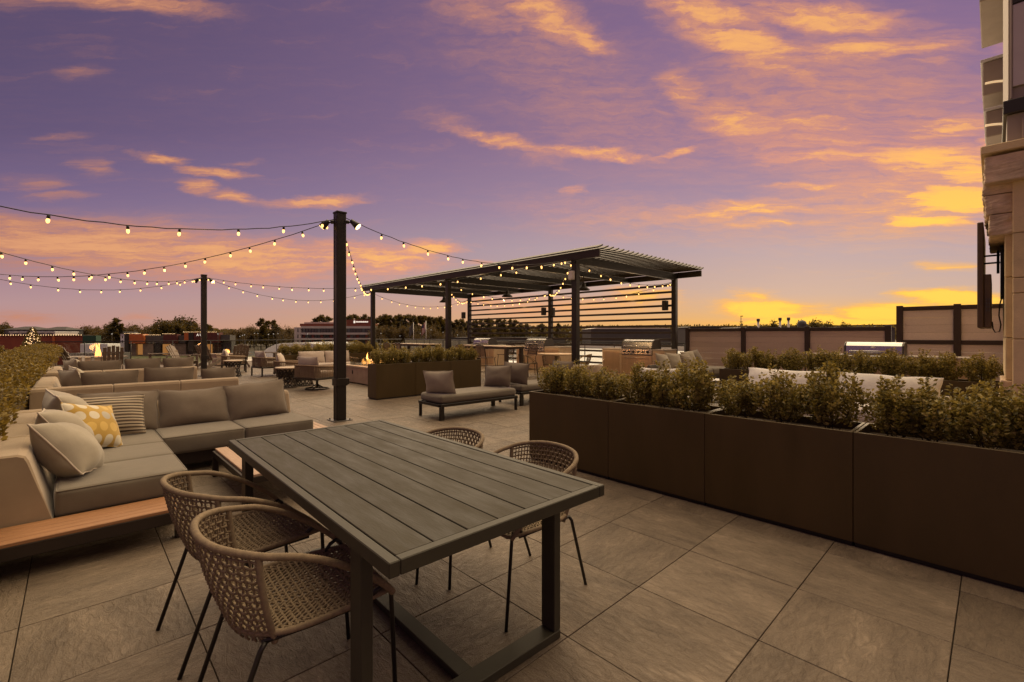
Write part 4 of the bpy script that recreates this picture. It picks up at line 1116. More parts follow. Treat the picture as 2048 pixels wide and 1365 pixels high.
MB().lathe([(.58, .70), (.60, .71), (.60, .735), (.59, .74), (.0, .74)], n=32, smooth=False).build('table_top', M['stone_counter'], rt)
MB().lathe([(.30, 0), (.29, .02), (.06, .05), (.05, .10), (.05, .66), (.2, .695)], n=16).build('pedestal', M['bronze'], rt)
dup(ch, 'distant woven armchair left of the round table', (10.95, 10.75, 0), R(-35))
dup(ch, 'distant woven armchair in front of the round table, seen from behind', (11.0, 9.75, 0), R(35))
dup(ch, 'distant woven armchair right of the round table by the pergola post', (12.1, 9.35, 0), R(125))
def grill(label, x, y, z, L_=1.1):
    """front faces -x, length along y"""
    t = thing('gas_grill', label, 'grill', (x, y, z), 0, 'built-in gas grills'); h = L_/2
    prof = [(-.02, .0), (-.03, .05), (.02, .22), (.07, .275), (.16, .30), (.42, .30), (.50, .26), (.54, .0)]
    MB().prism(prof, -h+.03, h-.03, 'y', .01).build('lid', M['steel'], t)
    for s in (-1, 1): MB().prism([(p[0]*1.02-.005, p[1]*1.02) for p in prof], s*(h-.029), s*(h), 'y', .006).build('lid_side', M['steel_dark'], t)
    MB().tube([(-.085, -h+.12, .10), (-.085, h-.12, .10)], .014, 8).build('lid_handle', M['steel'], t)
    for s in (-1, 1): MB().tube([(-.02, s*(h-.16), .10), (-.085, s*(h-.16), .10)], .010, 6).build('handle_bracket', M['steel'], t)
    MB().lathe([(.045, -.006), (.045, .004), (.035, .012)], (.012, 0, .17), 16, axis='x').build('thermometer', M['white_plastic'], t)
    MB().box(-.06, .5, -h, h, -.17, -.0015, .006).build('control_panel', M['steel'], t)
    for k in range(6):
        MB().lathe([(.032, -.04), (.034, -.01), (.02, 0)], (-.061, -h+.14+(L_-.28)*k/5, -.085), 12, axis='x').build('knob', M['black'], t)
def counter(label, x0, x1, y0, y1, gy, h=.91):
    t = thing('grill_counter', label, 'counter', ((x0+x1)/2, (y0+y1)/2, 0), 0, 'stone grill counters')
    hx, hy = (x1-x0)/2, (y1-y0)/2; g0, g1 = gy[0]-(y0+y1)/2, gy[1]-(y0+y1)/2
    MB().box(-hx, hx, -hy, g0-.006, .02, h-.04, .005).build('body', M['stone_counter'], t); MB().box(-hx, hx, g1+.006, hy, .02, h-.04, .005).build('body', M['stone_counter'], t)
    MB().box(-hx+.02, hx, g0-.004, g1+.004, .02, h-.19, .004).build('grill_bay', M['stone_counter'], t)
    MB().box(-hx-.01, hx+.01, -hy-.01, g0-.006, h-.0395, h, .004).build('counter_top', M['concrete'], t); MB().box(-hx-.01, hx+.01, g1+.006, hy+.01, h-.0395, h, .004).build('counter_top', M['concrete'], t)
    def door(a, b, z0, z1):
        d = MB().box(-hx-.016, -hx-.001, a, b, z0, z1, .004).build('door', M['door_steel'], t)
        MB().tube([(-hx-.045, b-.05, (z0+z1)/2-.1), (-hx-.045, b-.05, (z0+z1)/2+.1)], .008, 6).build('handle', M['steel'], d)
    if g0+hy > .3: door(-hy+.05, g0-.05, .12, h-.10)
    if hy-g1 > .3: door(g1+.05, hy-.05, .12, h-.10)
    d = MB().box(-hx+.003, -hx+.0195, g0+.02, g1-.02, .42, h-.21, .003).build('drawer', M['door_steel'], t); MB().tube([(-hx-.03, g0+.15, h-.28), (-hx-.03, g1-.15, h-.28)], .008, 6).build('handle', M['steel'], d)
    for a, b in ((g0+.02, (g0+g1)/2-.004), ((g0+g1)/2+.004, g1-.02)):
        MB().box(-hx+.003, -hx+.0195, a, b, .10, .412, .003).build('door', M['door_steel'], t)
for i, (nm, y0, y1, g0, g1) in enumerate((('nearest', 7.05, 9.35, 7.45, 8.6), ('middle', 11.3, 13.6, 12.05, 13.15), ('farthest', 15.0, 17.2, 15.4, 16.5))):
    counter('stone grill counter with steel doors, %s along the slatted screen' % nm, 13.2, 14.0, y0, y1, (g0, g1))
    grill('steel gas grill in the %s counter along the slatted screen' % nm, 13.24, (g0+g1)/2, .91-.005, g1-g0-.02)
counter('pale stone grill counter in front of the composite fence', 13.0, 13.8, .35, 3.2, (1.35, 2.45))
grill('steel gas grill in front of the composite fence behind the right planter', 13.04, 1.90, .905, 1.08)

# ================================================================= right-hand lounge
def sofa(label, x, y, rz, L_, mt, back=.72, d_=.86, n=2, cz=.5, cw=True):
    """faces local +x, length along y"""
    t = thing('lounge_sofa', label, 'sofa', (x, y, 0), rz); h = L_/2
    MB().box(-d_/2, d_/2, -h, h, .07, .22, .008).build('base_frame', M['bronze'], t)
    for a in (-1, 1):
        for b in (-1, 1): MB().box(a*(d_/2-.06)-.03, a*(d_/2-.06)+.03, b*(h-.06)-.03, b*(h-.06)+.03, 0, .0695).build('leg', M['bronze'], t)
    MB().prism([(-d_/2+.001, .221), (-d_/2+.001, back-.2), (-d_/2+.03, back-.15), (-d_/2+.10, back-.15), (-d_/2+.20, .221)], -h, h, 'y', .02).build('backrest', mt, t)
    for i in range(n):
        a = -h+.01+(L_-.02)*i/n; b = -h+.01+(L_-.02)*(i+1)/n-.006
        MB().cushion(-d_/2+.205, d_/2+.01, a, b, .2215, .42, .05, .015).build('seat_cushion', mt, t)
        if cw:
            PS[0] += 1
            MB().pillow((b-a)*.93, cz, .27, 18, PS[0], .05, .15).xf(Matrix.Translation((-d_/2+.29, (a+b)/2, .40+cz/2*.95)) @ Matrix.Rotation(R(90), 4, 'Z') @ Matrix.Rotation(-R(16), 4, 'X') @ Matrix.Rotation(R(random.uniform(-2, 2)), 4, 'Y')).build('back_cushion', mt, t)
    return t
sofa('off-white cushioned sofa just beyond the long planter, backed by another planter', 7.95, 1.65, R(180), 2.5, M['fab_white'], n=2, cz=.45)
sofa('grey-green sofa loaded with pillows in front of the low fence', 12.6, 5.95, R(-90), 3.2, M['fab_seat'], n=3, cw=False)
for k, (lb, x, mt, z) in enumerate((('leftmost light taupe pillow on the grey-green sofa', 11.35, M['fab_light'], .63), ('second light taupe pillow on the grey-green sofa', 11.95, M['fab_light'], .63), ('striped pillow in the middle of the grey-green sofa', 12.45, M['stripe'], .60), ('taupe pillow behind the striped one on the grey-green sofa', 12.85, M['fab_light'], .66), ('rightmost dark taupe pillow on the grey-green sofa', 13.3, M['fab_back'], .68))):
    pillow(lb, (x, 6.08-(.12 if k == 2 else 0), z), -95-12*(k % 2), 22, .52, .50, .2, mt, 8-4*k, group=G)
def tub(label, x, y, rz, mt):
    t = thing('tub_chair', label, 'chair', (x, y, 0), rz)
    v = []; N = 26
    prof = [(.40, .08), (.43, .30), (.42, .66), (.39, .70), (.34, .70), (.31, .66), (.30, .40), (.30, .30)]
    for i in range(N+1):
        a = R(55)+R(250)*i/N
        for r_, z in prof: v.append((r_*math.cos(a), r_*math.sin(a), z*(1 if 3 < i < N-3 else .93)))
    m = len(prof); f = [(i*m+k, (i+1)*m+k, (i+1)*m+k+1, i*m+k+1) for i in range(N) for k in range(m-1)]
    f += [tuple(range(m)), tuple(N*m+k for k in range(m))[::-1]]
    MB().add(v, f, True).build('shell', mt, t)
    MB().lathe([(.30, .10), (.31, .2), (.31, .38), (.28, .42), (.001, .43)], n=24).build('seat_cushion', mt, t)
    MB().lathe([(.22, 0), (.22, .03), (.2, .098)], n=16).build('foot', M['bronze'], t)
tub('rounded white armchair seen from behind over the long planter', 8.75, 4.75, R(30), M['fab_white'])
tub('rounded tan armchair behind the far end of the long planter', 8.55, 6.55, R(50), M['fab_tan'])
t = thing('side_table', 'small round white side table among the right-hand lounge seats', 'side table', (9.45, 4.0, 0))
MB().lathe([(.25, .44), (.26, .45), (.26, .465), (.0, .47)], n=24, smooth=False).build('table_top', M['white_plastic'], t)
MB().lathe([(.16, 0), (.15, .015), (.025, .03), (.022, .43), (.08, .439)], n=14).build('pedestal', M['bronze'], t)

# ================================================================= fences
M['board'] = mat('composite_board', (.58, .45, .37), .7, 0, .1, 4, .08, 60, rnd=.14, stretch=(1, 8, 30))
M['board2'] = mat('pale_composite_board', (.74, .63, .54), .7, 0, .1, 4, .08, 60, rnd=.12, stretch=(1, 8, 30))
M['fpost'] = mat('fence_post_brown', (.045, .026, .018), .55, .1, .1, 5)
def fence(label, x, ysl, z1, mids, mt, bh=.175):
    t = thing('composite_fence', label, 'fence', (x, ysl[0], 0))
    y00 = ysl[0]
    for y in ysl: MB().box(-.065, .065, y-y00-.065, y-y00+.065, 0, z1+.03, .006).build('post', M['fpost'], t)
    for a, b in zip(ysl, ysl[1:]):
        a, b = min(a, b)-y00+.066, max(a, b)-y00-.066
        MB().box(-.045, .045, a, b, z1-.10, z1, .004).build('rail', M['fpost'], t)
        for mz in mids: MB().box(-.045, .045, a, b, mz-.05, mz+.05, .004).build('rail', M['fpost'], t)
        lim = sorted([.04]+[q for mz in mids for q in (mz-.05, mz+.05)]+[z1-.10])
        for k in range(0, len(lim), 2):
            z0, zt = lim[k], lim[k+1]; n = max(1, round((zt-z0)/bh))
            for i in range(n):
                MB().box(-.016, .016, a, b, z0+(zt-z0)*i/n+.0008, z0+(zt-z0)*(i+1)/n-.0008, .007).build('board', mt, t)
fence('low tan composite fence with dark posts right of the pergola', 15.6, [7.44, 5.58, 3.80, 1.95], 1.585, [], M['board'])
fence('taller pale composite fence with middle rail behind the wall-mounted screen', 15.45, [1.70, .63, -.44, -1.5], 2.09, [1.19], M['board2'])
# ================================================================= the building on the right, and the screen on it
M['lime'] = mat('limestone_block', (.74, .57, .31), .8, 0, .14, 5, .3, 70, rnd=.12)
M['rock'] = mat('rock_faced_stone', (.66, .50, .33), .9, 0, .3, 5, 1.0, 14)
M['bpanel'] = mat('taupe_wall_panel', (.36, .295, .24), .6, 0, .08, 2, .05, 50)
M['wglass'] = mat('window_glass', (.52, .45, .40), .22, .15, .12, 1, spec=.9)  # pale base colour paints in the sunset sky reflected by the panes
M['dark_trim'] = mat('dark_trim', (.03, .024, .02), .5, .2, .1, 4)
M['screen'] = mat('dark_brown_casing', (.085, .050, .026), .5, 0, .2, 6)
def building():
    t = thing('stone_building', 'limestone and panelled building corner at the right edge of the terrace', 'building', (6.0, -.06, 0))
    D = 4.0     # depth running away along +x; width along -y
    zc = [0, .47, .94, 1.345, 1.745, 1.88, 2.27, 2.80]
    for i, (a, b) in enumerate(zip(zc, zc[1:])):
        for k in range(3):
            ya, yb = -.045-k*1.15, -.045-(k+1)*1.15+.006
            MB().box(-.06, .4, yb, ya, a+.003, b-.003, .005).build('stone_block', M['lime'], t)
    for i, (a, b) in enumerate(zip((.98, 1.36, 1.9), (1.355, 1.895, 2.42))):
        MB().box(.02, 1.6, -.5, .0 if i else -.002, a, b-.003, .005).build('side_block', M['lime'], t)
    MB().box(.05, D, -3.4, -.052, 0, 2.8).build('wall_core', M['lime'], t)
    # rough pale stone at the foot of the corner
    def rocky(name, x0, x1, y0, y1, z0, z1, amp, seed, mt, parent=t):
        mb = MB(); n = 9
        c = MB().cushion(x0, x1, y0, y1, z0, z1, .012, 0, 21)
        v = []
        for p in c.v:
            q = Vector(p); k = mnoise.noise(q*11+Vector((seed, 0, 0)))*amp+(abs(mnoise.noise(q*24+Vector((0, seed, 0))))-.25)*amp*.9+mnoise.noise(q*60)*amp*.25
            d = (q-Vector(((x0+x1)/2, (y0+y1)/2, (z0+z1)/2))); v.append(q+d.normalized()*k)
        mb.add(v, c.f, False); return mb.build(name, mt, parent)
    rocky('rock_block', .0, .7, -.30, .028, .4, .975, .014, 2, M['rock'])
    # corbel and cornice of rock-faced stone
    for i, (a, b, pj) in enumerate(((2.27, 2.46, .10), (2.465, 2.64, .125), (2.645, 2.80, .14))):
        rocky('corbel_rock', -.02, 1.3, -.45, pj, a, b, .018, 5+i, M['rock'])
    for k in range(3):
        rocky('cornice_rock', -.16, .5, -.1-(k+1)*.8 if k else -.85, -.11-k*.8+.0 if k else .125, 2.72, 2.95, .014, 11+k, M['rock'])
    MB().box(-.19, D, -3.4, .15, 2.975, 3.045, .006).build('cornice_slab', M['lime'], t)
    # panelled storey above
    MB().box(-.02, D, -3.4, -.012, 3.046, 3.32).build('wall_panel', M['bpanel'], t)
    for k in range(4): MB().box(-.045, -.021, -.10-k*.62-.56, -.10-k*.62, 3.09, 3.27, .005).build('raised_panel', M['bpanel'], t)
    MB().box(-.07, D, -3.4, .012, 3.321, 3.44, .005).build('dark_band', M['dark_trim'], t)
    MB().box(-.0, D, -3.4, -.02, 3.441, 6.5).build('upper_wall', M['bpanel'], t)
    MB().box(-.03, -.001, -3.2, -.045, 3.56, 4.28, .004).build('window', M['wglass'], t)
    MB().box(-.03, -.001, -3.2, -.045, 4.33, 5.2, .004).build('window', M['wglass'], t)
    MB().box(-.035, -.0, -.044, -.030, 3.46, 6.4, .003).build('window_frame', M['bpanel'], t)
    MB().box(-.036, -.001, -3.2, -.046, 4.285, 4.325, .003).build('window_frame', M['dark_trim'], t)
    # balcony soffits farther along the side
    for k, (z0, z1) in enumerate(((10.5, 12.4), (7.9, 8.8), (6.75, 7.45))):
        bx0, bx1 = 12.0, 15.0
        b = MB().box(bx0, bx1, -.4, .36-.06*k, z0, z1, .02).build('balcony', M['bpanel'], t)
        MB().box(bx0-.05, bx1, -.4, .40-.06*k, z1+.001, z1+.08, .01).build('balcony_cap', M['white_plastic'], b)
        for q in (0,): MB().tube([(bx0-.01, -.30+.55*i/10, z0+.18+.14*math.sin(math.pi*i/20)) for i in range(11)], .03, 6).build('arched_light', M['arch_glow'], b)
    MB().box(4.0, 15.5, -3.4, -.14, 3.05, 13.).build('rear_wall', M['bpanel'], t)
    MB().box(4.0, 9.35, -3.4, -.14, 0, 3.049).build('rear_base', M['lime'], t)
M['arch_glow'] = noemis(mat('warm_light_strip', (1, .8, .5), .4, 0, 0, emit=(1, .72, .40), es=.5))
building()
def tv():
    t = thing('wall_screen', 'dark outdoor television on a swing arm seen edge-on at the building corner', 'television', (6.4, .10, 1.45))
    MB().box(0, 1.45, -.022, .022, 0, 1.03, .006).build('screen_panel', M['screen'], t)
    b = MB().box(.02, 1.3, -.075, -.0225, .0, .52, .006).build('control_housing', M['screen'], t)
    for i in range(2):
        for k in range(4): MB().box(.012, .0195, -.066+i*.018, -.056+i*.018, .16+k*.035, .18+k*.035).build('port', M['steel_dark'], b)
    for z in (.66, .735): MB().tube([(.35, -.0225, z), (.35, -.135, z)], .009, 6).build('mount_arm', M['black'], t)
    MB().tube([(.35, -.12, .55), (.35, -.12, .78)], .012, 6).build('mount_upright', M['black'], t)
    MB().box(.2, .6, -.158, -.136, .30, .80, .005).build('wall_plate', M['black'], t)
    MB().tube([(.1, -.08, .06), (.1, -.085, -.01), (.1, -.10, -.045), (.1, -.13, -.035), (.1, -.138, .03), (.1, -.125, .12), (.1, -.13, .22), (.12, -.145, .30)], .006, 6).build('cable', M['cable'], t)
tv()

# ================================================================= distance: buildings
def facing(u, d):
    """an Empty at a bearing and depth, local +x to the right in view, +y away"""
    x, y = at(u, d); return x, y, PH-R(90)
def bg(name, label, cat, u, d, group=None):
    x, y, rz = facing(u, d); return thing(name, label, cat, (x, y, GZ), rz, group)
M['redwall'] = mat('rust_red_cladding', (.26, .060, .026), .7, 0, .12, .3, .1, 4, stretch=(3, 1, 1))
M['orange'] = mat('orange_panel', (.48, .13, .03), .6, 0, .08, .5)
M['darkred'] = mat('dark_red_panel', (.10, .022, .016), .6, 0, .1, .5)
M['greypanel'] = mat('grey_panel', (.085, .08, .072), .6, 0, .1, .6)
M['darkpanel'] = mat('charcoal_panel', (.028, .021, .017), .6, 0, .1, .5)
M['green'] = mat('green_panel', (.012, .055, .028), .6, 0, .1, .5)
M['ashlar'] = mat('pale_stone_wall', (.30, .24, .17), .85, 0, .25, 1.2, .3, 6)
M['shopglass'] = noemis(mat('lit_shop_window', (.05, .04, .03), .2, 0, 0, emit=(1, .40, .10), es=.4))
M['darkglass'] = mat('dark_glass', (.03, .032, .03), .12, 0, .2, .5, spec=.8)
M['teal_glass'] = mat('teal_glass', (.06, .10, .09), .12, 0, .2, .5, spec=.8)
M['pale'] = mat('pale_cladding', (.58, .53, .47), .7, 0, .08, .4)
M['roofslate'] = mat('slate_roof', (.055, .050, .047), .8, 0, .15, .8)
M['fairy'] = noemis(mat('roofline_bulb', (1, .8, .6), .4, 0, 0, emit=(1, .62, .28), es=2.6))
M['white_bld'] = mat('white_cladding', (.82, .82, .82), .6, 0, .05, .3)
M['brickred'] = mat('red_brick', (.24, .075, .045), .85, 0, .15, .6, .2, 8)
def W(px, d): return px*d/F                  # a width in px at depth d, in metres
def Z(v, d): return zrow(v, d)-GZ            # height above the low ground
bulb_far = MB().lathe([(.01, -.09), (.09, 0), (.01, .09)], n=6).mesh('roof_bulb', M['fairy'])
# rust red hall on the left
t = bg('red_hall', 'long rust-red hall with a lit roofline behind the left hedge', 'building', 0, 120); d = 120
MB().box(W(-260, d), W(167, d), 0, 2, 0, Z(672, d)).build('wall', M['redwall'], t)
MB().box(W(-260, d), W(167, d), -.25, 2.2, Z(672, d)+.001, Z(670.8, d)+.05).build('parapet', M['darkpanel'], t)
MB().box(W(106, d), W(110, d), -.2, -.002, 0, Z(673, d)).build('pilaster', M['orange'], t)
MB().box(W(167.2, d), W(194, d), -.3, 1.2, 0, Z(671.5, d)).build('green_bay', M['green'], t)
for k in range(46): link('roof_bulb', bulb_far, t, (W(-60+k*5, d), -.4, Z(670.6, d)))
# hip-roofed pavilions
def hip(label, u0, u1, vt, ve, vb, d):
    t = bg('hip_roof_pavilion', label, 'building', (u0+u1)/2, d, 'grey hip-roofed pavilions'); hw = W((u1-u0)/2, d); hd = hw*.8
    MB().box(-hw*.9, hw*.9, -hd*.9, hd*.9, 0, Z(ve, d)).build('wall', M['greypanel'], t)
    for k in range(4): MB().box(-hw*.8+k*hw*.42, -hw*.8+k*hw*.42+hw*.3, -hd*.9-.05, -hd*.9-.001, Z(vb, d), Z(ve+1, d)).build('window', M['darkglass'], t)
    z0, z1 = Z(ve, d)+.01, Z(vt, d); r_ = hw*.35
    MB().add([(-hw, -hd, z0), (hw, -hd, z0), (hw, hd, z0), (-hw, hd, z0), (-r_, 0, z1), (r_, 0, z1)], [(0, 1, 5, 4), (1, 2, 5), (2, 3, 4, 5), (3, 0, 4), (3, 2, 1, 0)]).build('roof', M['roofslate'], t)
hip('hip-roofed grey pavilion above the red hall, the left one', 30, 92, 653.5, 660, 668, 210)
hip('hip-roofed grey pavilion above the red hall, the right one', 97, 151, 654, 660.5, 670, 210)
t = bg('flat_roof_block', 'low pale flat-roofed block between the two grey pavilions', 'building', 66, 190); d = 190
MB().box(W(-46, d), W(44, d), 0, 10, 0, Z(665, d)).build('wall', M['pale'], t); MB().box(W(-47, d), W(45, d), -.3, 10.3, Z(665, d)+.001, Z(664, d)+.1).build('roof_edge', M['white_bld'], t)
for k in range(5): MB().box(W(-40+k*17, d), W(-40+k*17+12, d), -.06, -.002, Z(671, d), Z(667, d)).build('window', M['darkglass'], t)
t = bg('white_trailer', 'white box trailer behind the tall flame', 'trailer', 188, 90); d = 90
MB().box(W(-28, d), W(27, d), 0, 3, 1.0, Z(688, d), .05).build('body', M['white_bld'], t); MB().box(W(-26, d), W(25, d), .1, 2.9, .6, .999).build('chassis', M['darkpanel'], t)
for q in (-20, -14, 18): MB().lathe([(.5, -.15), (.5, .15)], (W(q, d), .1, .5), 14, axis='y').build('wheel', M['black'], t)
t = bg('ribbed_metal_shed', 'low grey ribbed metal shed roof left of the tall flame', 'shed', 168, 60); d = 60
MB().box(W(-34, d), W(44, d), 0, 4, 0, Z(707, d)).build('wall', M['greypanel'], t)
for k in range(26): MB().box(W(-33+k*3, d), W(-33+k*3, d)+.05, -.04, -.002, .2, Z(707.5, d)).build('rib', M['pale'], t)
# retail row
t = bg('retail_row', 'retail building with orange, grey and dark red panels and lit shop windows', 'building', 330, 172); d = 172
def pan(nm, u0, u1, v0, v1, mt, y0=0., y1=.6): return MB().box(W(u0-330, d)+.03, W(u1-330, d)-.03, y0, y1, max(0, Z(v1, d)), Z(v0, d)).build(nm, M[mt], t)
MB().box(W(-68, d), W(128, d), 1.5, 4, 0, Z(671, d)).build('main_volume', M['greypanel'], t)
pan('pylon', 253, 261.5, 665, 712, 'darkpanel', -1, 1.4)
pan('orange_panel', 261.5, 290.8, 668.5, 687.4, 'orange', -.8, 1.4); pan('grey_panel', 290.8, 329.7, 671, 687, 'greypanel', 0, 1.4); pan('dark_red_panel', 329.7, 356.9, 669, 687, 'darkred', -.8, 1.4)
pan('grey_panel', 356.9, 371.2, 671, 687, 'greypanel', 0, 1.4); pan('orange_panel', 371.2, 380.5, 666, 681, 'orange', -.8, 1.4); pan('pylon', 380.5, 390, 665, 712, 'darkpanel', -1, 1.4)
sgp = pan('sign_panel', 390, 425, 665, 683, 'darkred', -.8, 1.4); pan('dark_red_panel', 425, 441, 665.6, 686, 'darkred', -.8, 1.4); pan('grey_panel', 441, 460, 670, 682, 'greypanel', 0, 1.4)
pan('stone_wall', 284, 305, 688, 712, 'ashlar', .3, 1.4); pan('stone_wall', 340, 371, 688, 712, 'ashlar', .3, 1.4); pan('stone_pier', 262, 271, 688, 712, 'ashlar', .2, 1.4)
for a, b in ((272, 283.5), (305.5, 318), (322, 339.5), (392, 404), (406, 420), (426, 440)): pan('shop_window', a, b, 689, 710, 'shopglass' if a in (272, 322, 406) else 'darkglass', .8, 1.4)
for u0, u1, v in ((254, 290, 667.5), (330, 357, 668), (371, 441, 664.5), (291, 329, 670.2)):
    n = int((u1-u0)/2.6)
    for k in range(n): link('roof_bulb', bulb_far, t, (W(u0+k*2.6-330, d), -1.1, Z(v, d)))
def text(s, size, mt, parent, loc, rot=(R(90), 0, 0), ext=.02):
    cu = bpy.data.curves.new('lettering', 'FONT'); cu.body = s; cu.size = size; cu.extrude = ext
    ob = bpy.data.objects.new('tmp', cu); COL.objects.link(ob); dg = bpy.context.evaluated_depsgraph_get()
    me = bpy.data.meshes.new_from_object(ob.evaluated_get(dg)); COL.objects.unlink(ob); bpy.data.objects.remove(ob)
    me.materials.clear(); me.materials.append(mt)
    o = bpy.data.objects.new('lettering', me); COL.objects.link(o); o.parent = parent; o.location = loc; o.rotation_euler = rot; return o
M['sign_white'] = noemis(mat('lit_sign_white', (.8, .8, .75), .5, 0, 0, emit=(1, .9, .75), es=.9))
text('A U', 1.3, M['sign_white'], t, (W(396-330, d), -.85, Z(672.5, d)))
t = bg('white_gable_house', 'narrow white gabled house left of the retail building', 'house', 247, 176); d = 176
MB().box(W(-6, d), W(6, d), 0, 6, 0, Z(668, d)).build('wall', M['white_bld'], t)
MB().prism([(W(-6.5, d), Z(668, d)+.01), (W(6.5, d), Z(668, d)+.01), (0, Z(664, d))], -.3, 6.3, 'y', .01).build('roof', M['roofslate'], t)
for a, v in ((-3, 672), (2, 672), (-3, 681), (2, 681)): MB().box(W(a, d), W(a+2, d), -.08, -.002, Z(v+5, d), Z(v, d)).build('window', M['darkglass'], t)
# office block
t = bg('office_block', 'three-storey office block with pale bands, brick parapet and white sign', 'building', 668, 230); d = 230
def op(nm, u0, u1, v0, v1, mt, y0, y1, par=None): return MB().box(W(u0-668, d), W(u1-668, d), y0, y1, max(0, Z(v1, d)), Z(v0, d)).build(nm, M[mt], par or t)
op('stair_tower', 588.5, 601, 655, 720, 'pale', 0, 7)
for v in (657.5, 669.5, 681): op('window', 595, 597, v, v+7, 'darkglass', -.1, -.002)
op('core', 601.2, 747, 653, 720, 'greypanel', 2, 7)
op('brick_parapet', 599, 747, 647.7, 652.8, 'brickred', .4, 7); op('plant_screen', 603, 668, 644.5, 647.6, 'pale', 3, 6)
op('brick_penthouse', 690, 741, 639.7, 647.6, 'brickred', .6, 6)
for a, b in ((652.9, 657.3), (665.6, 669.7), (676.5, 680)): op('floor_band', 601.3, 748, a, b, 'pale', 0, 2.5)
for r_, (a, b) in enumerate(((657.4, 665.5), (669.8, 676.4), (680.1, 690))):
    for k in range(24):
        u = 603+k*6
        op('window', u, u+5, a+.3, b-.3, ('teal_glass' if (k*7+r_*3) % 5 == 0 else 'darkglass') if not (r_ and (k*5) % 3 == 0) else 'brickred', 1.2, 1.99)
# white raised sign letters too far off to read, with a square emblem
sg_ = op('sign_emblem', 706.6, 709.6, 641.8, 646.6, 'sign_white', .45, .59)
for k in range(15):
    hgt = (1.9, 2.6, 1.9, 1.9, 2.4)[k % 5]
    op('sign_letter', 711+k*1.65, 711+k*1.65+1.25, 645.2-hgt, 645.2, 'sign_white', .47, .59, None)
# white vaulted tent
t = bg('vaulted_tent', 'white vaulted event tent behind the far planter', 'tent', 585, 100); d = 100
pr_ = [(W(-70, d), 0), (W(-66, d), Z(712, d)), (W(-52, d), Z(698, d)), (W(-36, d), Z(690, d)), (W(-20, d), Z(687, d)), (W(30, d), Z(686.6, d)), (W(60, d), Z(690, d)), (W(72, d), 0)]
MB().prism(pr_, 0, 22, 'y', .05).build('canopy', M['white_bld'], t)
for k in range(5): MB().prism([(p[0]*1.004, p[1]*1.004+.03) for p in pr_], .3+k*5.2, .5+k*5.2, 'y', .01).build('rib', M['pale'], t)
struct(MB().add(quad_px(455, 560, 92, 118, GZ+2.2), [(0, 1, 2, 3)]).build('pale_forecourt', M['pale']))
# lit conifer
M['fir'] = leaf_mat('fir_needles', [(.2, (.02, .022, .01, 1)), (.8, (.06, .05, .02, 1))])
def cone_tree(label, u, d, vt, hw_px):
    t = bg('lit_christmas_tree', label, 'tree', u, d); H_ = Z(vt, d); rb = H_*.36
    MB().tube([(0, 0, 0), (0, 0, H_)], .2, 8, rr=[.22, .02]).build('trunk', M['bark'], t)
    rs = np.random.default_rng(3); n = 5200; f = rs.uniform(0, 1, n)**.6; a = rs.uniform(0, 6.283, n); q = rb*f*(1-.35*rs.uniform(size=n)**2); q *= 1+.12*np.sin(f*60)
    P_ = np.stack([q*np.cos(a), q*np.sin(a), H_*(1-f)], 1); D_ = np.stack([np.cos(a), np.sin(a), -.3+.5*rs.uniform(size=n)], 1); D_ /= np.linalg.norm(D_, axis=1)[:, None]
    v = leaves(P_, D_, .42, .4, .2, rs); me = bpy.data.meshes.new('crown'); me.from_pydata(v.tolist(), [], [(4*i, 4*i+1, 4*i+2, 4*i+3) for i in range(n)]); me.materials.append(M['fir']); link('crown', me, t)
    lb = MB()
    for k in range(420):
        f = random.random()**.6; a = random.uniform(0, 6.283); q = rb*f*1.03
        lb.lathe([(.004, -.1), (.1, 0), (.004, .1)], (q*math.cos(a), q*math.sin(a), H_*(1-f)), 5)
    o = lb.build('fairy_lights', M['fairy'], t); o['kind'] = 'stuff'
cone_tree('Christmas tree wrapped in fairy lights behind the left hedge', 65, 100, 655, 16)
# neighbouring roof on the left with a duct and a stair rail
t = thing('neighbouring_roof', 'pale flat roof beyond the left hedge', 'roof', (-14, 14, GZ))
MB().box(-10, 11.6, -14, 10, 0, -GZ-.9).build('roof_slab', M['concrete'], t)
t = thing('duct_vent', 'silver gooseneck duct at the left edge above the hedge', 'duct', (*at(4, 22), -.9))
MB().tube([(0, 0, 0), (0, 0, .95)]+[(-.32*(1-math.cos(q*.3142)), .0, .95+.32*math.sin(q*.3142)) for q in range(1, 10)]+[(-.64, 0, .8)], .15, 14).build('duct', M['steel'], t)
for z in (.02, .9): MB().lathe([(.19, z), (.19, z+.05)], n=16).build('collar', M['steel'], t)
t.rotation_euler = (0, 0, PH-R(90))
t = thing('stair_rail', 'black sloping stair rail at the left edge behind the hedge', 'railing', (0, 0, 0))
for k, dv in enumerate((0, 9)):
    a = (*at(-30, 15), zrow(683+dv, 15)); b = (*at(34, 17), zrow(713+dv, 17)); MB().tube([a, b], .035, 6).build('rail', M['black'], t)
for f in (.2, .75):
    a = Vector((*at(-30, 15), zrow(683, 15))).lerp(Vector((*at(34, 17), zrow(713, 17))), f); MB().tube([a, (a.x, a.y, -.9)], .025, 6).build('post', M['black'], t)
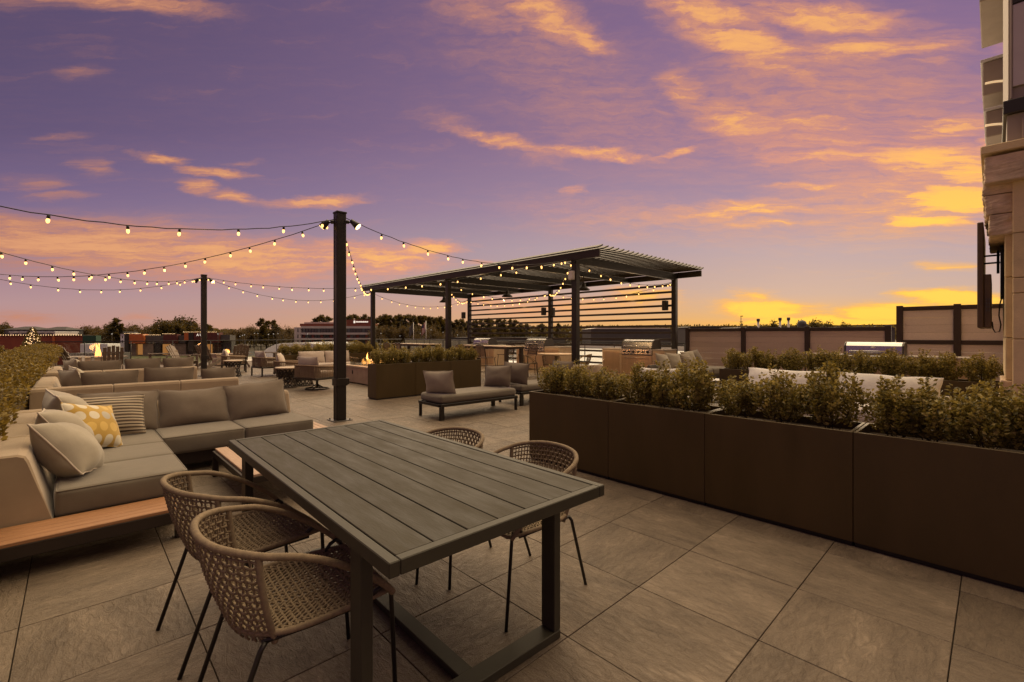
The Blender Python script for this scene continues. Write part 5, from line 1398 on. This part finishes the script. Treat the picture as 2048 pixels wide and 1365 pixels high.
# white roof beyond the screen, long low sheds
M['membrane'] = mat('white_roof_membrane', (.70, .68, .66), .55, 0, .08, .4)
t = thing('white_roofed_annex', 'annex with bright white membrane roof behind the slatted screen', 'building', (30, 16, GZ))
MB().box(-13.9, 16, -26, 20, 0, -GZ-.35).build('roof_slab', M['membrane'], t)
MB().box(-13.9, 16, 20.001, 20.3, 0, -GZ-.1).build('parapet', M['pale'], t)
MB().box(16.001, 16.3, -26, 20, 0, -GZ+.1).build('parapet', M['pale'], t)
for k in range(2):
    MB().add([(10, -2.5-k*3.4, -GZ-.3), (10, -5.5-k*3.4, -GZ-.3), (12.5, -5.5-k*3.4, -GZ+.9), (12.5, -2.5-k*3.4, -GZ+.9), (12.6, -5.5-k*3.4, -GZ-.3), (12.6, -2.5-k*3.4, -GZ-.3)], [(0, 1, 2, 3), (1, 4, 2), (0, 3, 5), (3, 2, 4, 5)]).build('roof_hatch', M['darkpanel'], t)
for nm, lb, u, d, hw, v0 in (('long_shed', 'long pale shed seen between the screen slats', 1262, 120, 80, 657), ('long_shed', 'grey low shed roof left of the chimneys', 1420, 170, 45, 654), ('long_shed', 'wide grey roof in front of the three chimneys', 1570, 150, 95, 655.2), ('long_shed', 'wide low roof right of the domed house', 1730, 160, 60, 655), ('long_shed', 'dark low shed between the slats near the middle screen post', 1010, 140, 120, 676)):
    t = bg(nm, lb, 'shed', u, d, 'low sheds on the horizon'); MB().box(-W(hw, d), W(hw, d), 0, 15, 0, Z(v0+1.5, d)).build('wall', M['greypanel'], t)
    MB().prism([(-W(hw, d)-.3, Z(v0+1.5, d)+.01), (W(hw, d)+.3, Z(v0+1.5, d)+.01), (W(hw*.85, d), Z(v0, d)+.1), (-W(hw*.85, d), Z(v0, d)+.1)], -.3, 15.3, 'y', .02).build('roof', M['pale'] if 'pale' in lb else M['roofslate'], t)
for k, (u, v) in enumerate(((1516.5, 638), (1560, 636), (1577, 635.5))):
    t = bg('chimney', 'capped industrial chimney, %s of three on the sunset horizon' % ('left', 'middle', 'right')[k], 'chimney', u, 150, 'chimneys on the horizon'); d = 150; h = Z(v, d)
    MB().lathe([(W(2.1, d), 0), (W(2, d), h-.9)], n=12).build('stack', M['pale'], t); MB().lathe([(W(2.9, d), h-.9), (W(3.1, d), h-.5), (W(3.1, d), h), (W(2.5, d), h+.02)], n=12).build('cap', M['greypanel'], t)
t = bg('domed_pavilion', 'small domed pavilion on the sunset horizon', 'building', 1604, 150); d = 150
MB().lathe([(W(8, d), 0), (W(8, d), Z(648, d)), (W(7.5, d), Z(645, d)), (W(5.5, d), Z(642.5, d)), (W(2, d), Z(641, d)), (.1, Z(640.5, d))], n=18).build('dome', M['greypanel'], t)
for k in range(9): MB().box(W(-7+k*1.7, d), W(-6.3+k*1.7, d), -W(8.1, d), -W(7.7, d), Z(653, d), Z(648.5, d)).build('arch_window', M['darkglass'], t)
t = bg('weather_mast', 'thin mast with crossarms on the sunset horizon', 'mast', 1482, 110); d = 110
MB().tube([(0, 0, 0), (0, 0, Z(632, d))], .08, 6).build('pole', M['darkpanel'], t); MB().box(-.1, .45, -.1, .1, Z(633.5, d), Z(632, d)).build('vane', M['darkpanel'], t); MB().box(-.25, .35, -.1, .1, Z(645, d), Z(643.6, d)).build('crossarm', M['darkpanel'], t)
# flags
M['flag'] = mat('flag_cloth', (.30, .09, .08), .8, 0, .1, 1)
def flag_mat():
    m = mat('striped_flag', (.4, .05, .05), .8, 0, .05, 1); nt = m.node_tree; g = NB(nt); p = nt.nodes['Principled BSDF']; tcn = g.n('ShaderNodeTexCoord').outputs['Generated']; s = g.n('ShaderNodeSeparateXYZ'); nt.links.new(tcn, s.inputs[0])
    st_ = g.m('GREATER_THAN', g.m('FRACT', g.m('MULTIPLY', s.outputs[0], 4.)), .5)
    k = g.mix(g.m('MULTIPLY', g.m('GREATER_THAN', s.outputs[2], .55), g.m('LESS_THAN', s.outputs[0], .5)), g.mix(st_, (.40, .06, .05, 1), (.6, .55, .5, 1)), (.03, .04, .12, 1))
    for l in list(p.inputs['Base Color'].links): nt.links.remove(l)
    nt.links.new(k, p.inputs['Base Color']); return m
M['usflag'] = flag_mat()
for k, (u, v, mt, lb) in enumerate(((827, 645, M['greypanel'], 'flagpole with a drooping dark flag behind the short planter'), (852, 642, M['usflag'], 'flagpole with a drooping striped red and white flag'))):
    t = bg('flagpole', lb, 'flagpole', u, 150, 'flagpoles'); d = 150; h = Z(v, d)
    MB().tube([(0, 0, 0), (0, 0, h)], .06, 6).build('pole', M['steel'], t)
    vv = []; ff = []
    for i in range(7):
        for j in range(8): vv.append((-.1-i*.22, .15*math.sin(i*2.1+j*.5), h-.2-j*.45-i*.28))
    ff = [(i*8+j, (i+1)*8+j, (i+1)*8+j+1, i*8+j+1) for i in range(6) for j in range(7)]
    fl = MB().add(vv, ff, True).build('flag', mt, t)
    so_ = fl.modifiers.new('thick', 'SOLIDIFY'); so_.thickness = .02
# street lamps
lamp_pts = [(436, 668, 150), (485, 671, 190), (489, 670, 170), (509, 667, 190), (516, 667, 190), (537, 669, 150), (547, 668, 160), (556, 667.5, 190), (480, 673, 190), (413, 690, 165), (395, 691, 165), (224, 668, 140), (615, 668, 170), (762, 667, 190), (862, 660, 200), (886, 665, 210), (841, 667, 200), (1063, 664, 190), (1140, 664, 200), (915, 670, 200), (800, 672, 210)]
for k, (u, v, d) in enumerate(lamp_pts):
    t = bg('street_lamp', 'lit street lamp, %s from the left across the distance' % ORD[sorted(q[0] for q in lamp_pts).index(u)], 'street lamp', u, d, 'distant street lamps'); h = Z(v, d)
    MB().tube([(0, 0, 0), (0, 0, h)], .07, 6).build('pole', M['bark'], t); MB().box(-.32, .32, -.2, .2, h+.001, h+.14, .02).build('lamp_head', M['darkpanel'], t)
    MB().lathe([(.02, -.14), (.2, -.05), (.12, -.002)], (0, -.05, h), 8).build('lamp_lens', M['sign_white'], t)

# ================================================================= trees
M['pine'] = leaf_mat('pine_needles', [(.2, (.012, .013, .006, 1)), (.5, (.024, .023, .010, 1)), (.8, (.045, .038, .017, 1))])
M['bare'] = leaf_mat('autumn_twigs', [(.2, (.035, .024, .016, 1)), (.5, (.055, .036, .022, 1)), (.8, (.09, .055, .030, 1))])
def pine_mesh(seed, H_=16., n=2600):
    rs = np.random.default_rng(seed); P_ = []; D_ = []; tr = MB(); tr.tube([(0, 0, 0), (rs.uniform(-.3, .3), 0, H_*.5), (0, 0, H_*.98)], .2, 6, rr=[.28, .18, .03])
    nb = 34
    for i in range(nb):
        f = .22+.78*(i+rs.uniform())/nb; z = H_*f; L_ = (1-f)**.6*H_*.24*rs.uniform(.55, 1.15)+.5; a = rs.uniform(0, 6.283)
        e = np.array([math.cos(a)*L_, math.sin(a)*L_, L_*rs.uniform(-.05, .35)])
        if i % 2 == 0: tr.tube([(0, 0, z), tuple(e+np.array([0, 0, z]))], .05, 4, rr=[.06, .02])
        m = n//nb; t_ = rs.uniform(.25, 1.05, m)[:, None]
        P_.append(np.array([0, 0, z])+e*t_+rs.normal(size=(m, 3))*np.array([.42, .42, .26])*(1.1-.35*t_)); dd = rs.normal(size=(m, 3))*.6+np.array([math.cos(a), math.sin(a), .5]); D_.append(dd/np.linalg.norm(dd, axis=1)[:, None])
    P_ = np.concatenate(P_); v = leaves(P_, np.concatenate(D_), .9, .42, .2, rs); k = len(P_)
    me = bpy.data.meshes.new('crown'); me.from_pydata(v.tolist(), [], [(4*i, 4*i+1, 4*i+2, 4*i+3) for i in range(k)]); me.materials.append(M['pine'])
    return me, tr.mesh('trunk', M['bark'])
def broad_mesh(seed, H_=12., n=2600, mt='bare', size=.62):
    rs = np.random.default_rng(seed); P_ = []; D_ = []; tr = MB(); tr.tube([(0, 0, 0), (.1, 0, H_*.35), (0, .1, H_*.8)], .2, 6, rr=[.3, .2, .04])
    nb = 26
    for i in range(nb):
        a = rs.uniform(0, 6.283); el = rs.uniform(.15, 1.45); L_ = H_*rs.uniform(.30, .5); z0 = H_*rs.uniform(.25, .6)
        e = np.array([math.cos(a)*math.cos(el), math.sin(a)*math.cos(el), math.sin(el)])*L_
        tr.tube([(0, 0, z0), tuple(e*.5+np.array([0, 0, z0+.3])), tuple(e+np.array([0, 0, z0]))], .06, 4, rr=[.09, .05, .015])
        m = n//nb; t_ = rs.uniform(.35, 1.1, m)[:, None]
        P_.append(np.array([0, 0, z0])+e*t_+rs.normal(size=(m, 3))*.55); dd = rs.normal(size=(m, 3))+e/L_; D_.append(dd/np.linalg.norm(dd, axis=1)[:, None])
    P_ = np.concatenate(P_); k = len(P_); v = leaves(P_, np.concatenate(D_), size, .45, .2, rs)
    me = bpy.data.meshes.new('crown'); me.from_pydata(v.tolist(), [], [(4*i, 4*i+1, 4*i+2, 4*i+3) for i in range(k)]); me.materials.append(M[mt])
    return me, tr.mesh('trunk', M['bark'])
PINES = [pine_mesh(s) for s in (51, 52, 53)]; BROAD = [broad_mesh(s) for s in (61, 62)]+[broad_mesh(63, 12, 1300, 'bare', .3)]; OAK = [broad_mesh(64, 12., 3400, 'pine', .8)]
def tree(kind, u, v, d, label, group):
    lib = {'pine': PINES, 'bare': BROAD, 'oak': OAK}[kind]; me, tm = random.choice(lib); H0 = 16. if kind == 'pine' else 11.5
    t = bg({'pine': 'pine_tree', 'bare': 'deciduous_tree', 'oak': 'evergreen_oak'}[kind], label, 'tree', u, d, group); s = Z(v, d)/H0
    t.rotation_euler.z = random.uniform(0, 6.28); wd = s*random.uniform(.9, 1.2); t.scale = (wd, wd, s); link('crown', me, t); link('trunk', tm, t)
def row(kind, label, group, pts, d0, d1):
    for k, (u, v) in enumerate(pts): tree(kind, u, v, random.uniform(d0, d1), label % ORD[k], group)
row('oak', '%s tree from the left above the red hall\'s left end', 'trees over the red hall', [(-18, 654), (6, 651), (24, 655)], 215, 240)
row('bare', 'leafless tree, %s from the left behind the green panel', 'bare trees by the green panel', [(152, 661), (166, 655), (178, 653), (190, 658), (202, 655), (216, 650), (252, 657), (262, 654), (276, 656), (290, 654), (302, 655)], 215, 250)
row('pine', '%s pine from the left behind the small white house', 'pines behind the white house', [(218, 652), (233, 639), (241, 650), (268, 652)], 215, 235)
row('oak', '%s rounded tree from the left over the retail building', 'round trees over the retail row', [(318, 651), (330, 646), (344, 642), (357, 641), (371, 643), (383, 650)], 215, 235)
row('bare', 'leafless tree, %s from the left beyond the distant post', 'bare trees beyond the distant post', [(420, 660), (445, 661), (462, 660), (478, 661), (492, 658), (500, 656), (508, 655), (534, 655), (546, 657), (556, 656), (566, 655), (576, 657), (586, 655)], 235, 270)
row('pine', '%s pine from the left between the distant post and the office block', 'pines before the office block', [(416, 650), (522, 640), (533, 644), (546, 643), (553, 652)], 235, 255)
row('pine', '%s pine from the left rising behind the office block roof', 'pines behind the office block', [(634, 636), (645, 633), (657, 636), (698, 634), (706, 632), (716, 635), (728, 632), (741, 636)], 262, 285)
row('pine', '%s pine from the left in the dark grove behind the pergola', 'pine grove behind the pergola', [(752, 640), (760, 634), (768, 632), (776, 633), (784, 637), (793, 634), (801, 632), (810, 633), (818, 632), (827, 634), (836, 634), (844, 635), (853, 634), (861, 636), (870, 638), (879, 636), (888, 640), (903, 644), (914, 642), (925, 641), (936, 645), (950, 643), (962, 642), (975, 640)], 235, 275)
row('pine', '%s pine from the left seen through the left half of the slatted screen', 'pines behind the screen', [(985, 642), (997, 640), (1008, 641), (1020, 641), (1031, 643), (1040, 649), (1053, 650), (1082, 650), (1117, 649)], 265, 300)
row('bare', '%s leafless tree from the left in the dark grove', 'bare trees in the grove', [(757, 655), (778, 653), (800, 654), (822, 655), (846, 653), (868, 655), (905, 655), (930, 657)], 215, 232)
row('oak', '%s dark tree from the left on the sunset horizon', 'horizon trees', [(1540, 648), (1592, 648), (1620, 646), (1634, 648), (1648, 649), (1690, 650)], 260, 300)
# woods too far to tell apart
def woods(u0, u1, d, v0, v1, n, seed):
    rs = np.random.default_rng(seed); us = rs.uniform(u0, u1, n); P_ = []
    for u in us:
        dd = d*rs.uniform(.95, 1.1); x, y = at(u, dd); h = zrow(v0+4*mnoise.noise(Vector((u*.045, seed, 0)))+3*mnoise.noise(Vector((u*.35, 1, seed))), dd)
        P_.append((x, y, GZ+(h-GZ)*rs.uniform(.1, 1.)))
    P_ = np.array(P_); D_ = rs.normal(size=P_.shape)*.7+np.array([0, 0, .8]); D_ /= np.linalg.norm(D_, axis=1)[:, None]
    v = leaves(P_, D_, d*.006, .5, .2, rs)
    o = MB(); me = bpy.data.meshes.new('woods'); me.from_pydata(v.tolist(), [], [(4*i, 4*i+1, 4*i+2, 4*i+3) for i in range(n)]); me.materials.append(M['pine'])
    return me
for k, (a, b, d, v0, v1, n, lb) in enumerate(((-150, 620, 300, 662, 664, 24000, 'dark woods along the horizon on the left'), (740, 1360, 330, 655, 660, 20000, 'dark woods along the horizon behind the pergola'), (1340, 2050, 420, 653, 656, 7000, 'dark woods along the sunset horizon'))):
    o = link('woods', woods(a, b, d, v0, v1, n, 70+k)); o['kind'] = 'stuff'; o['label'] = lb; o['category'] = 'woods'
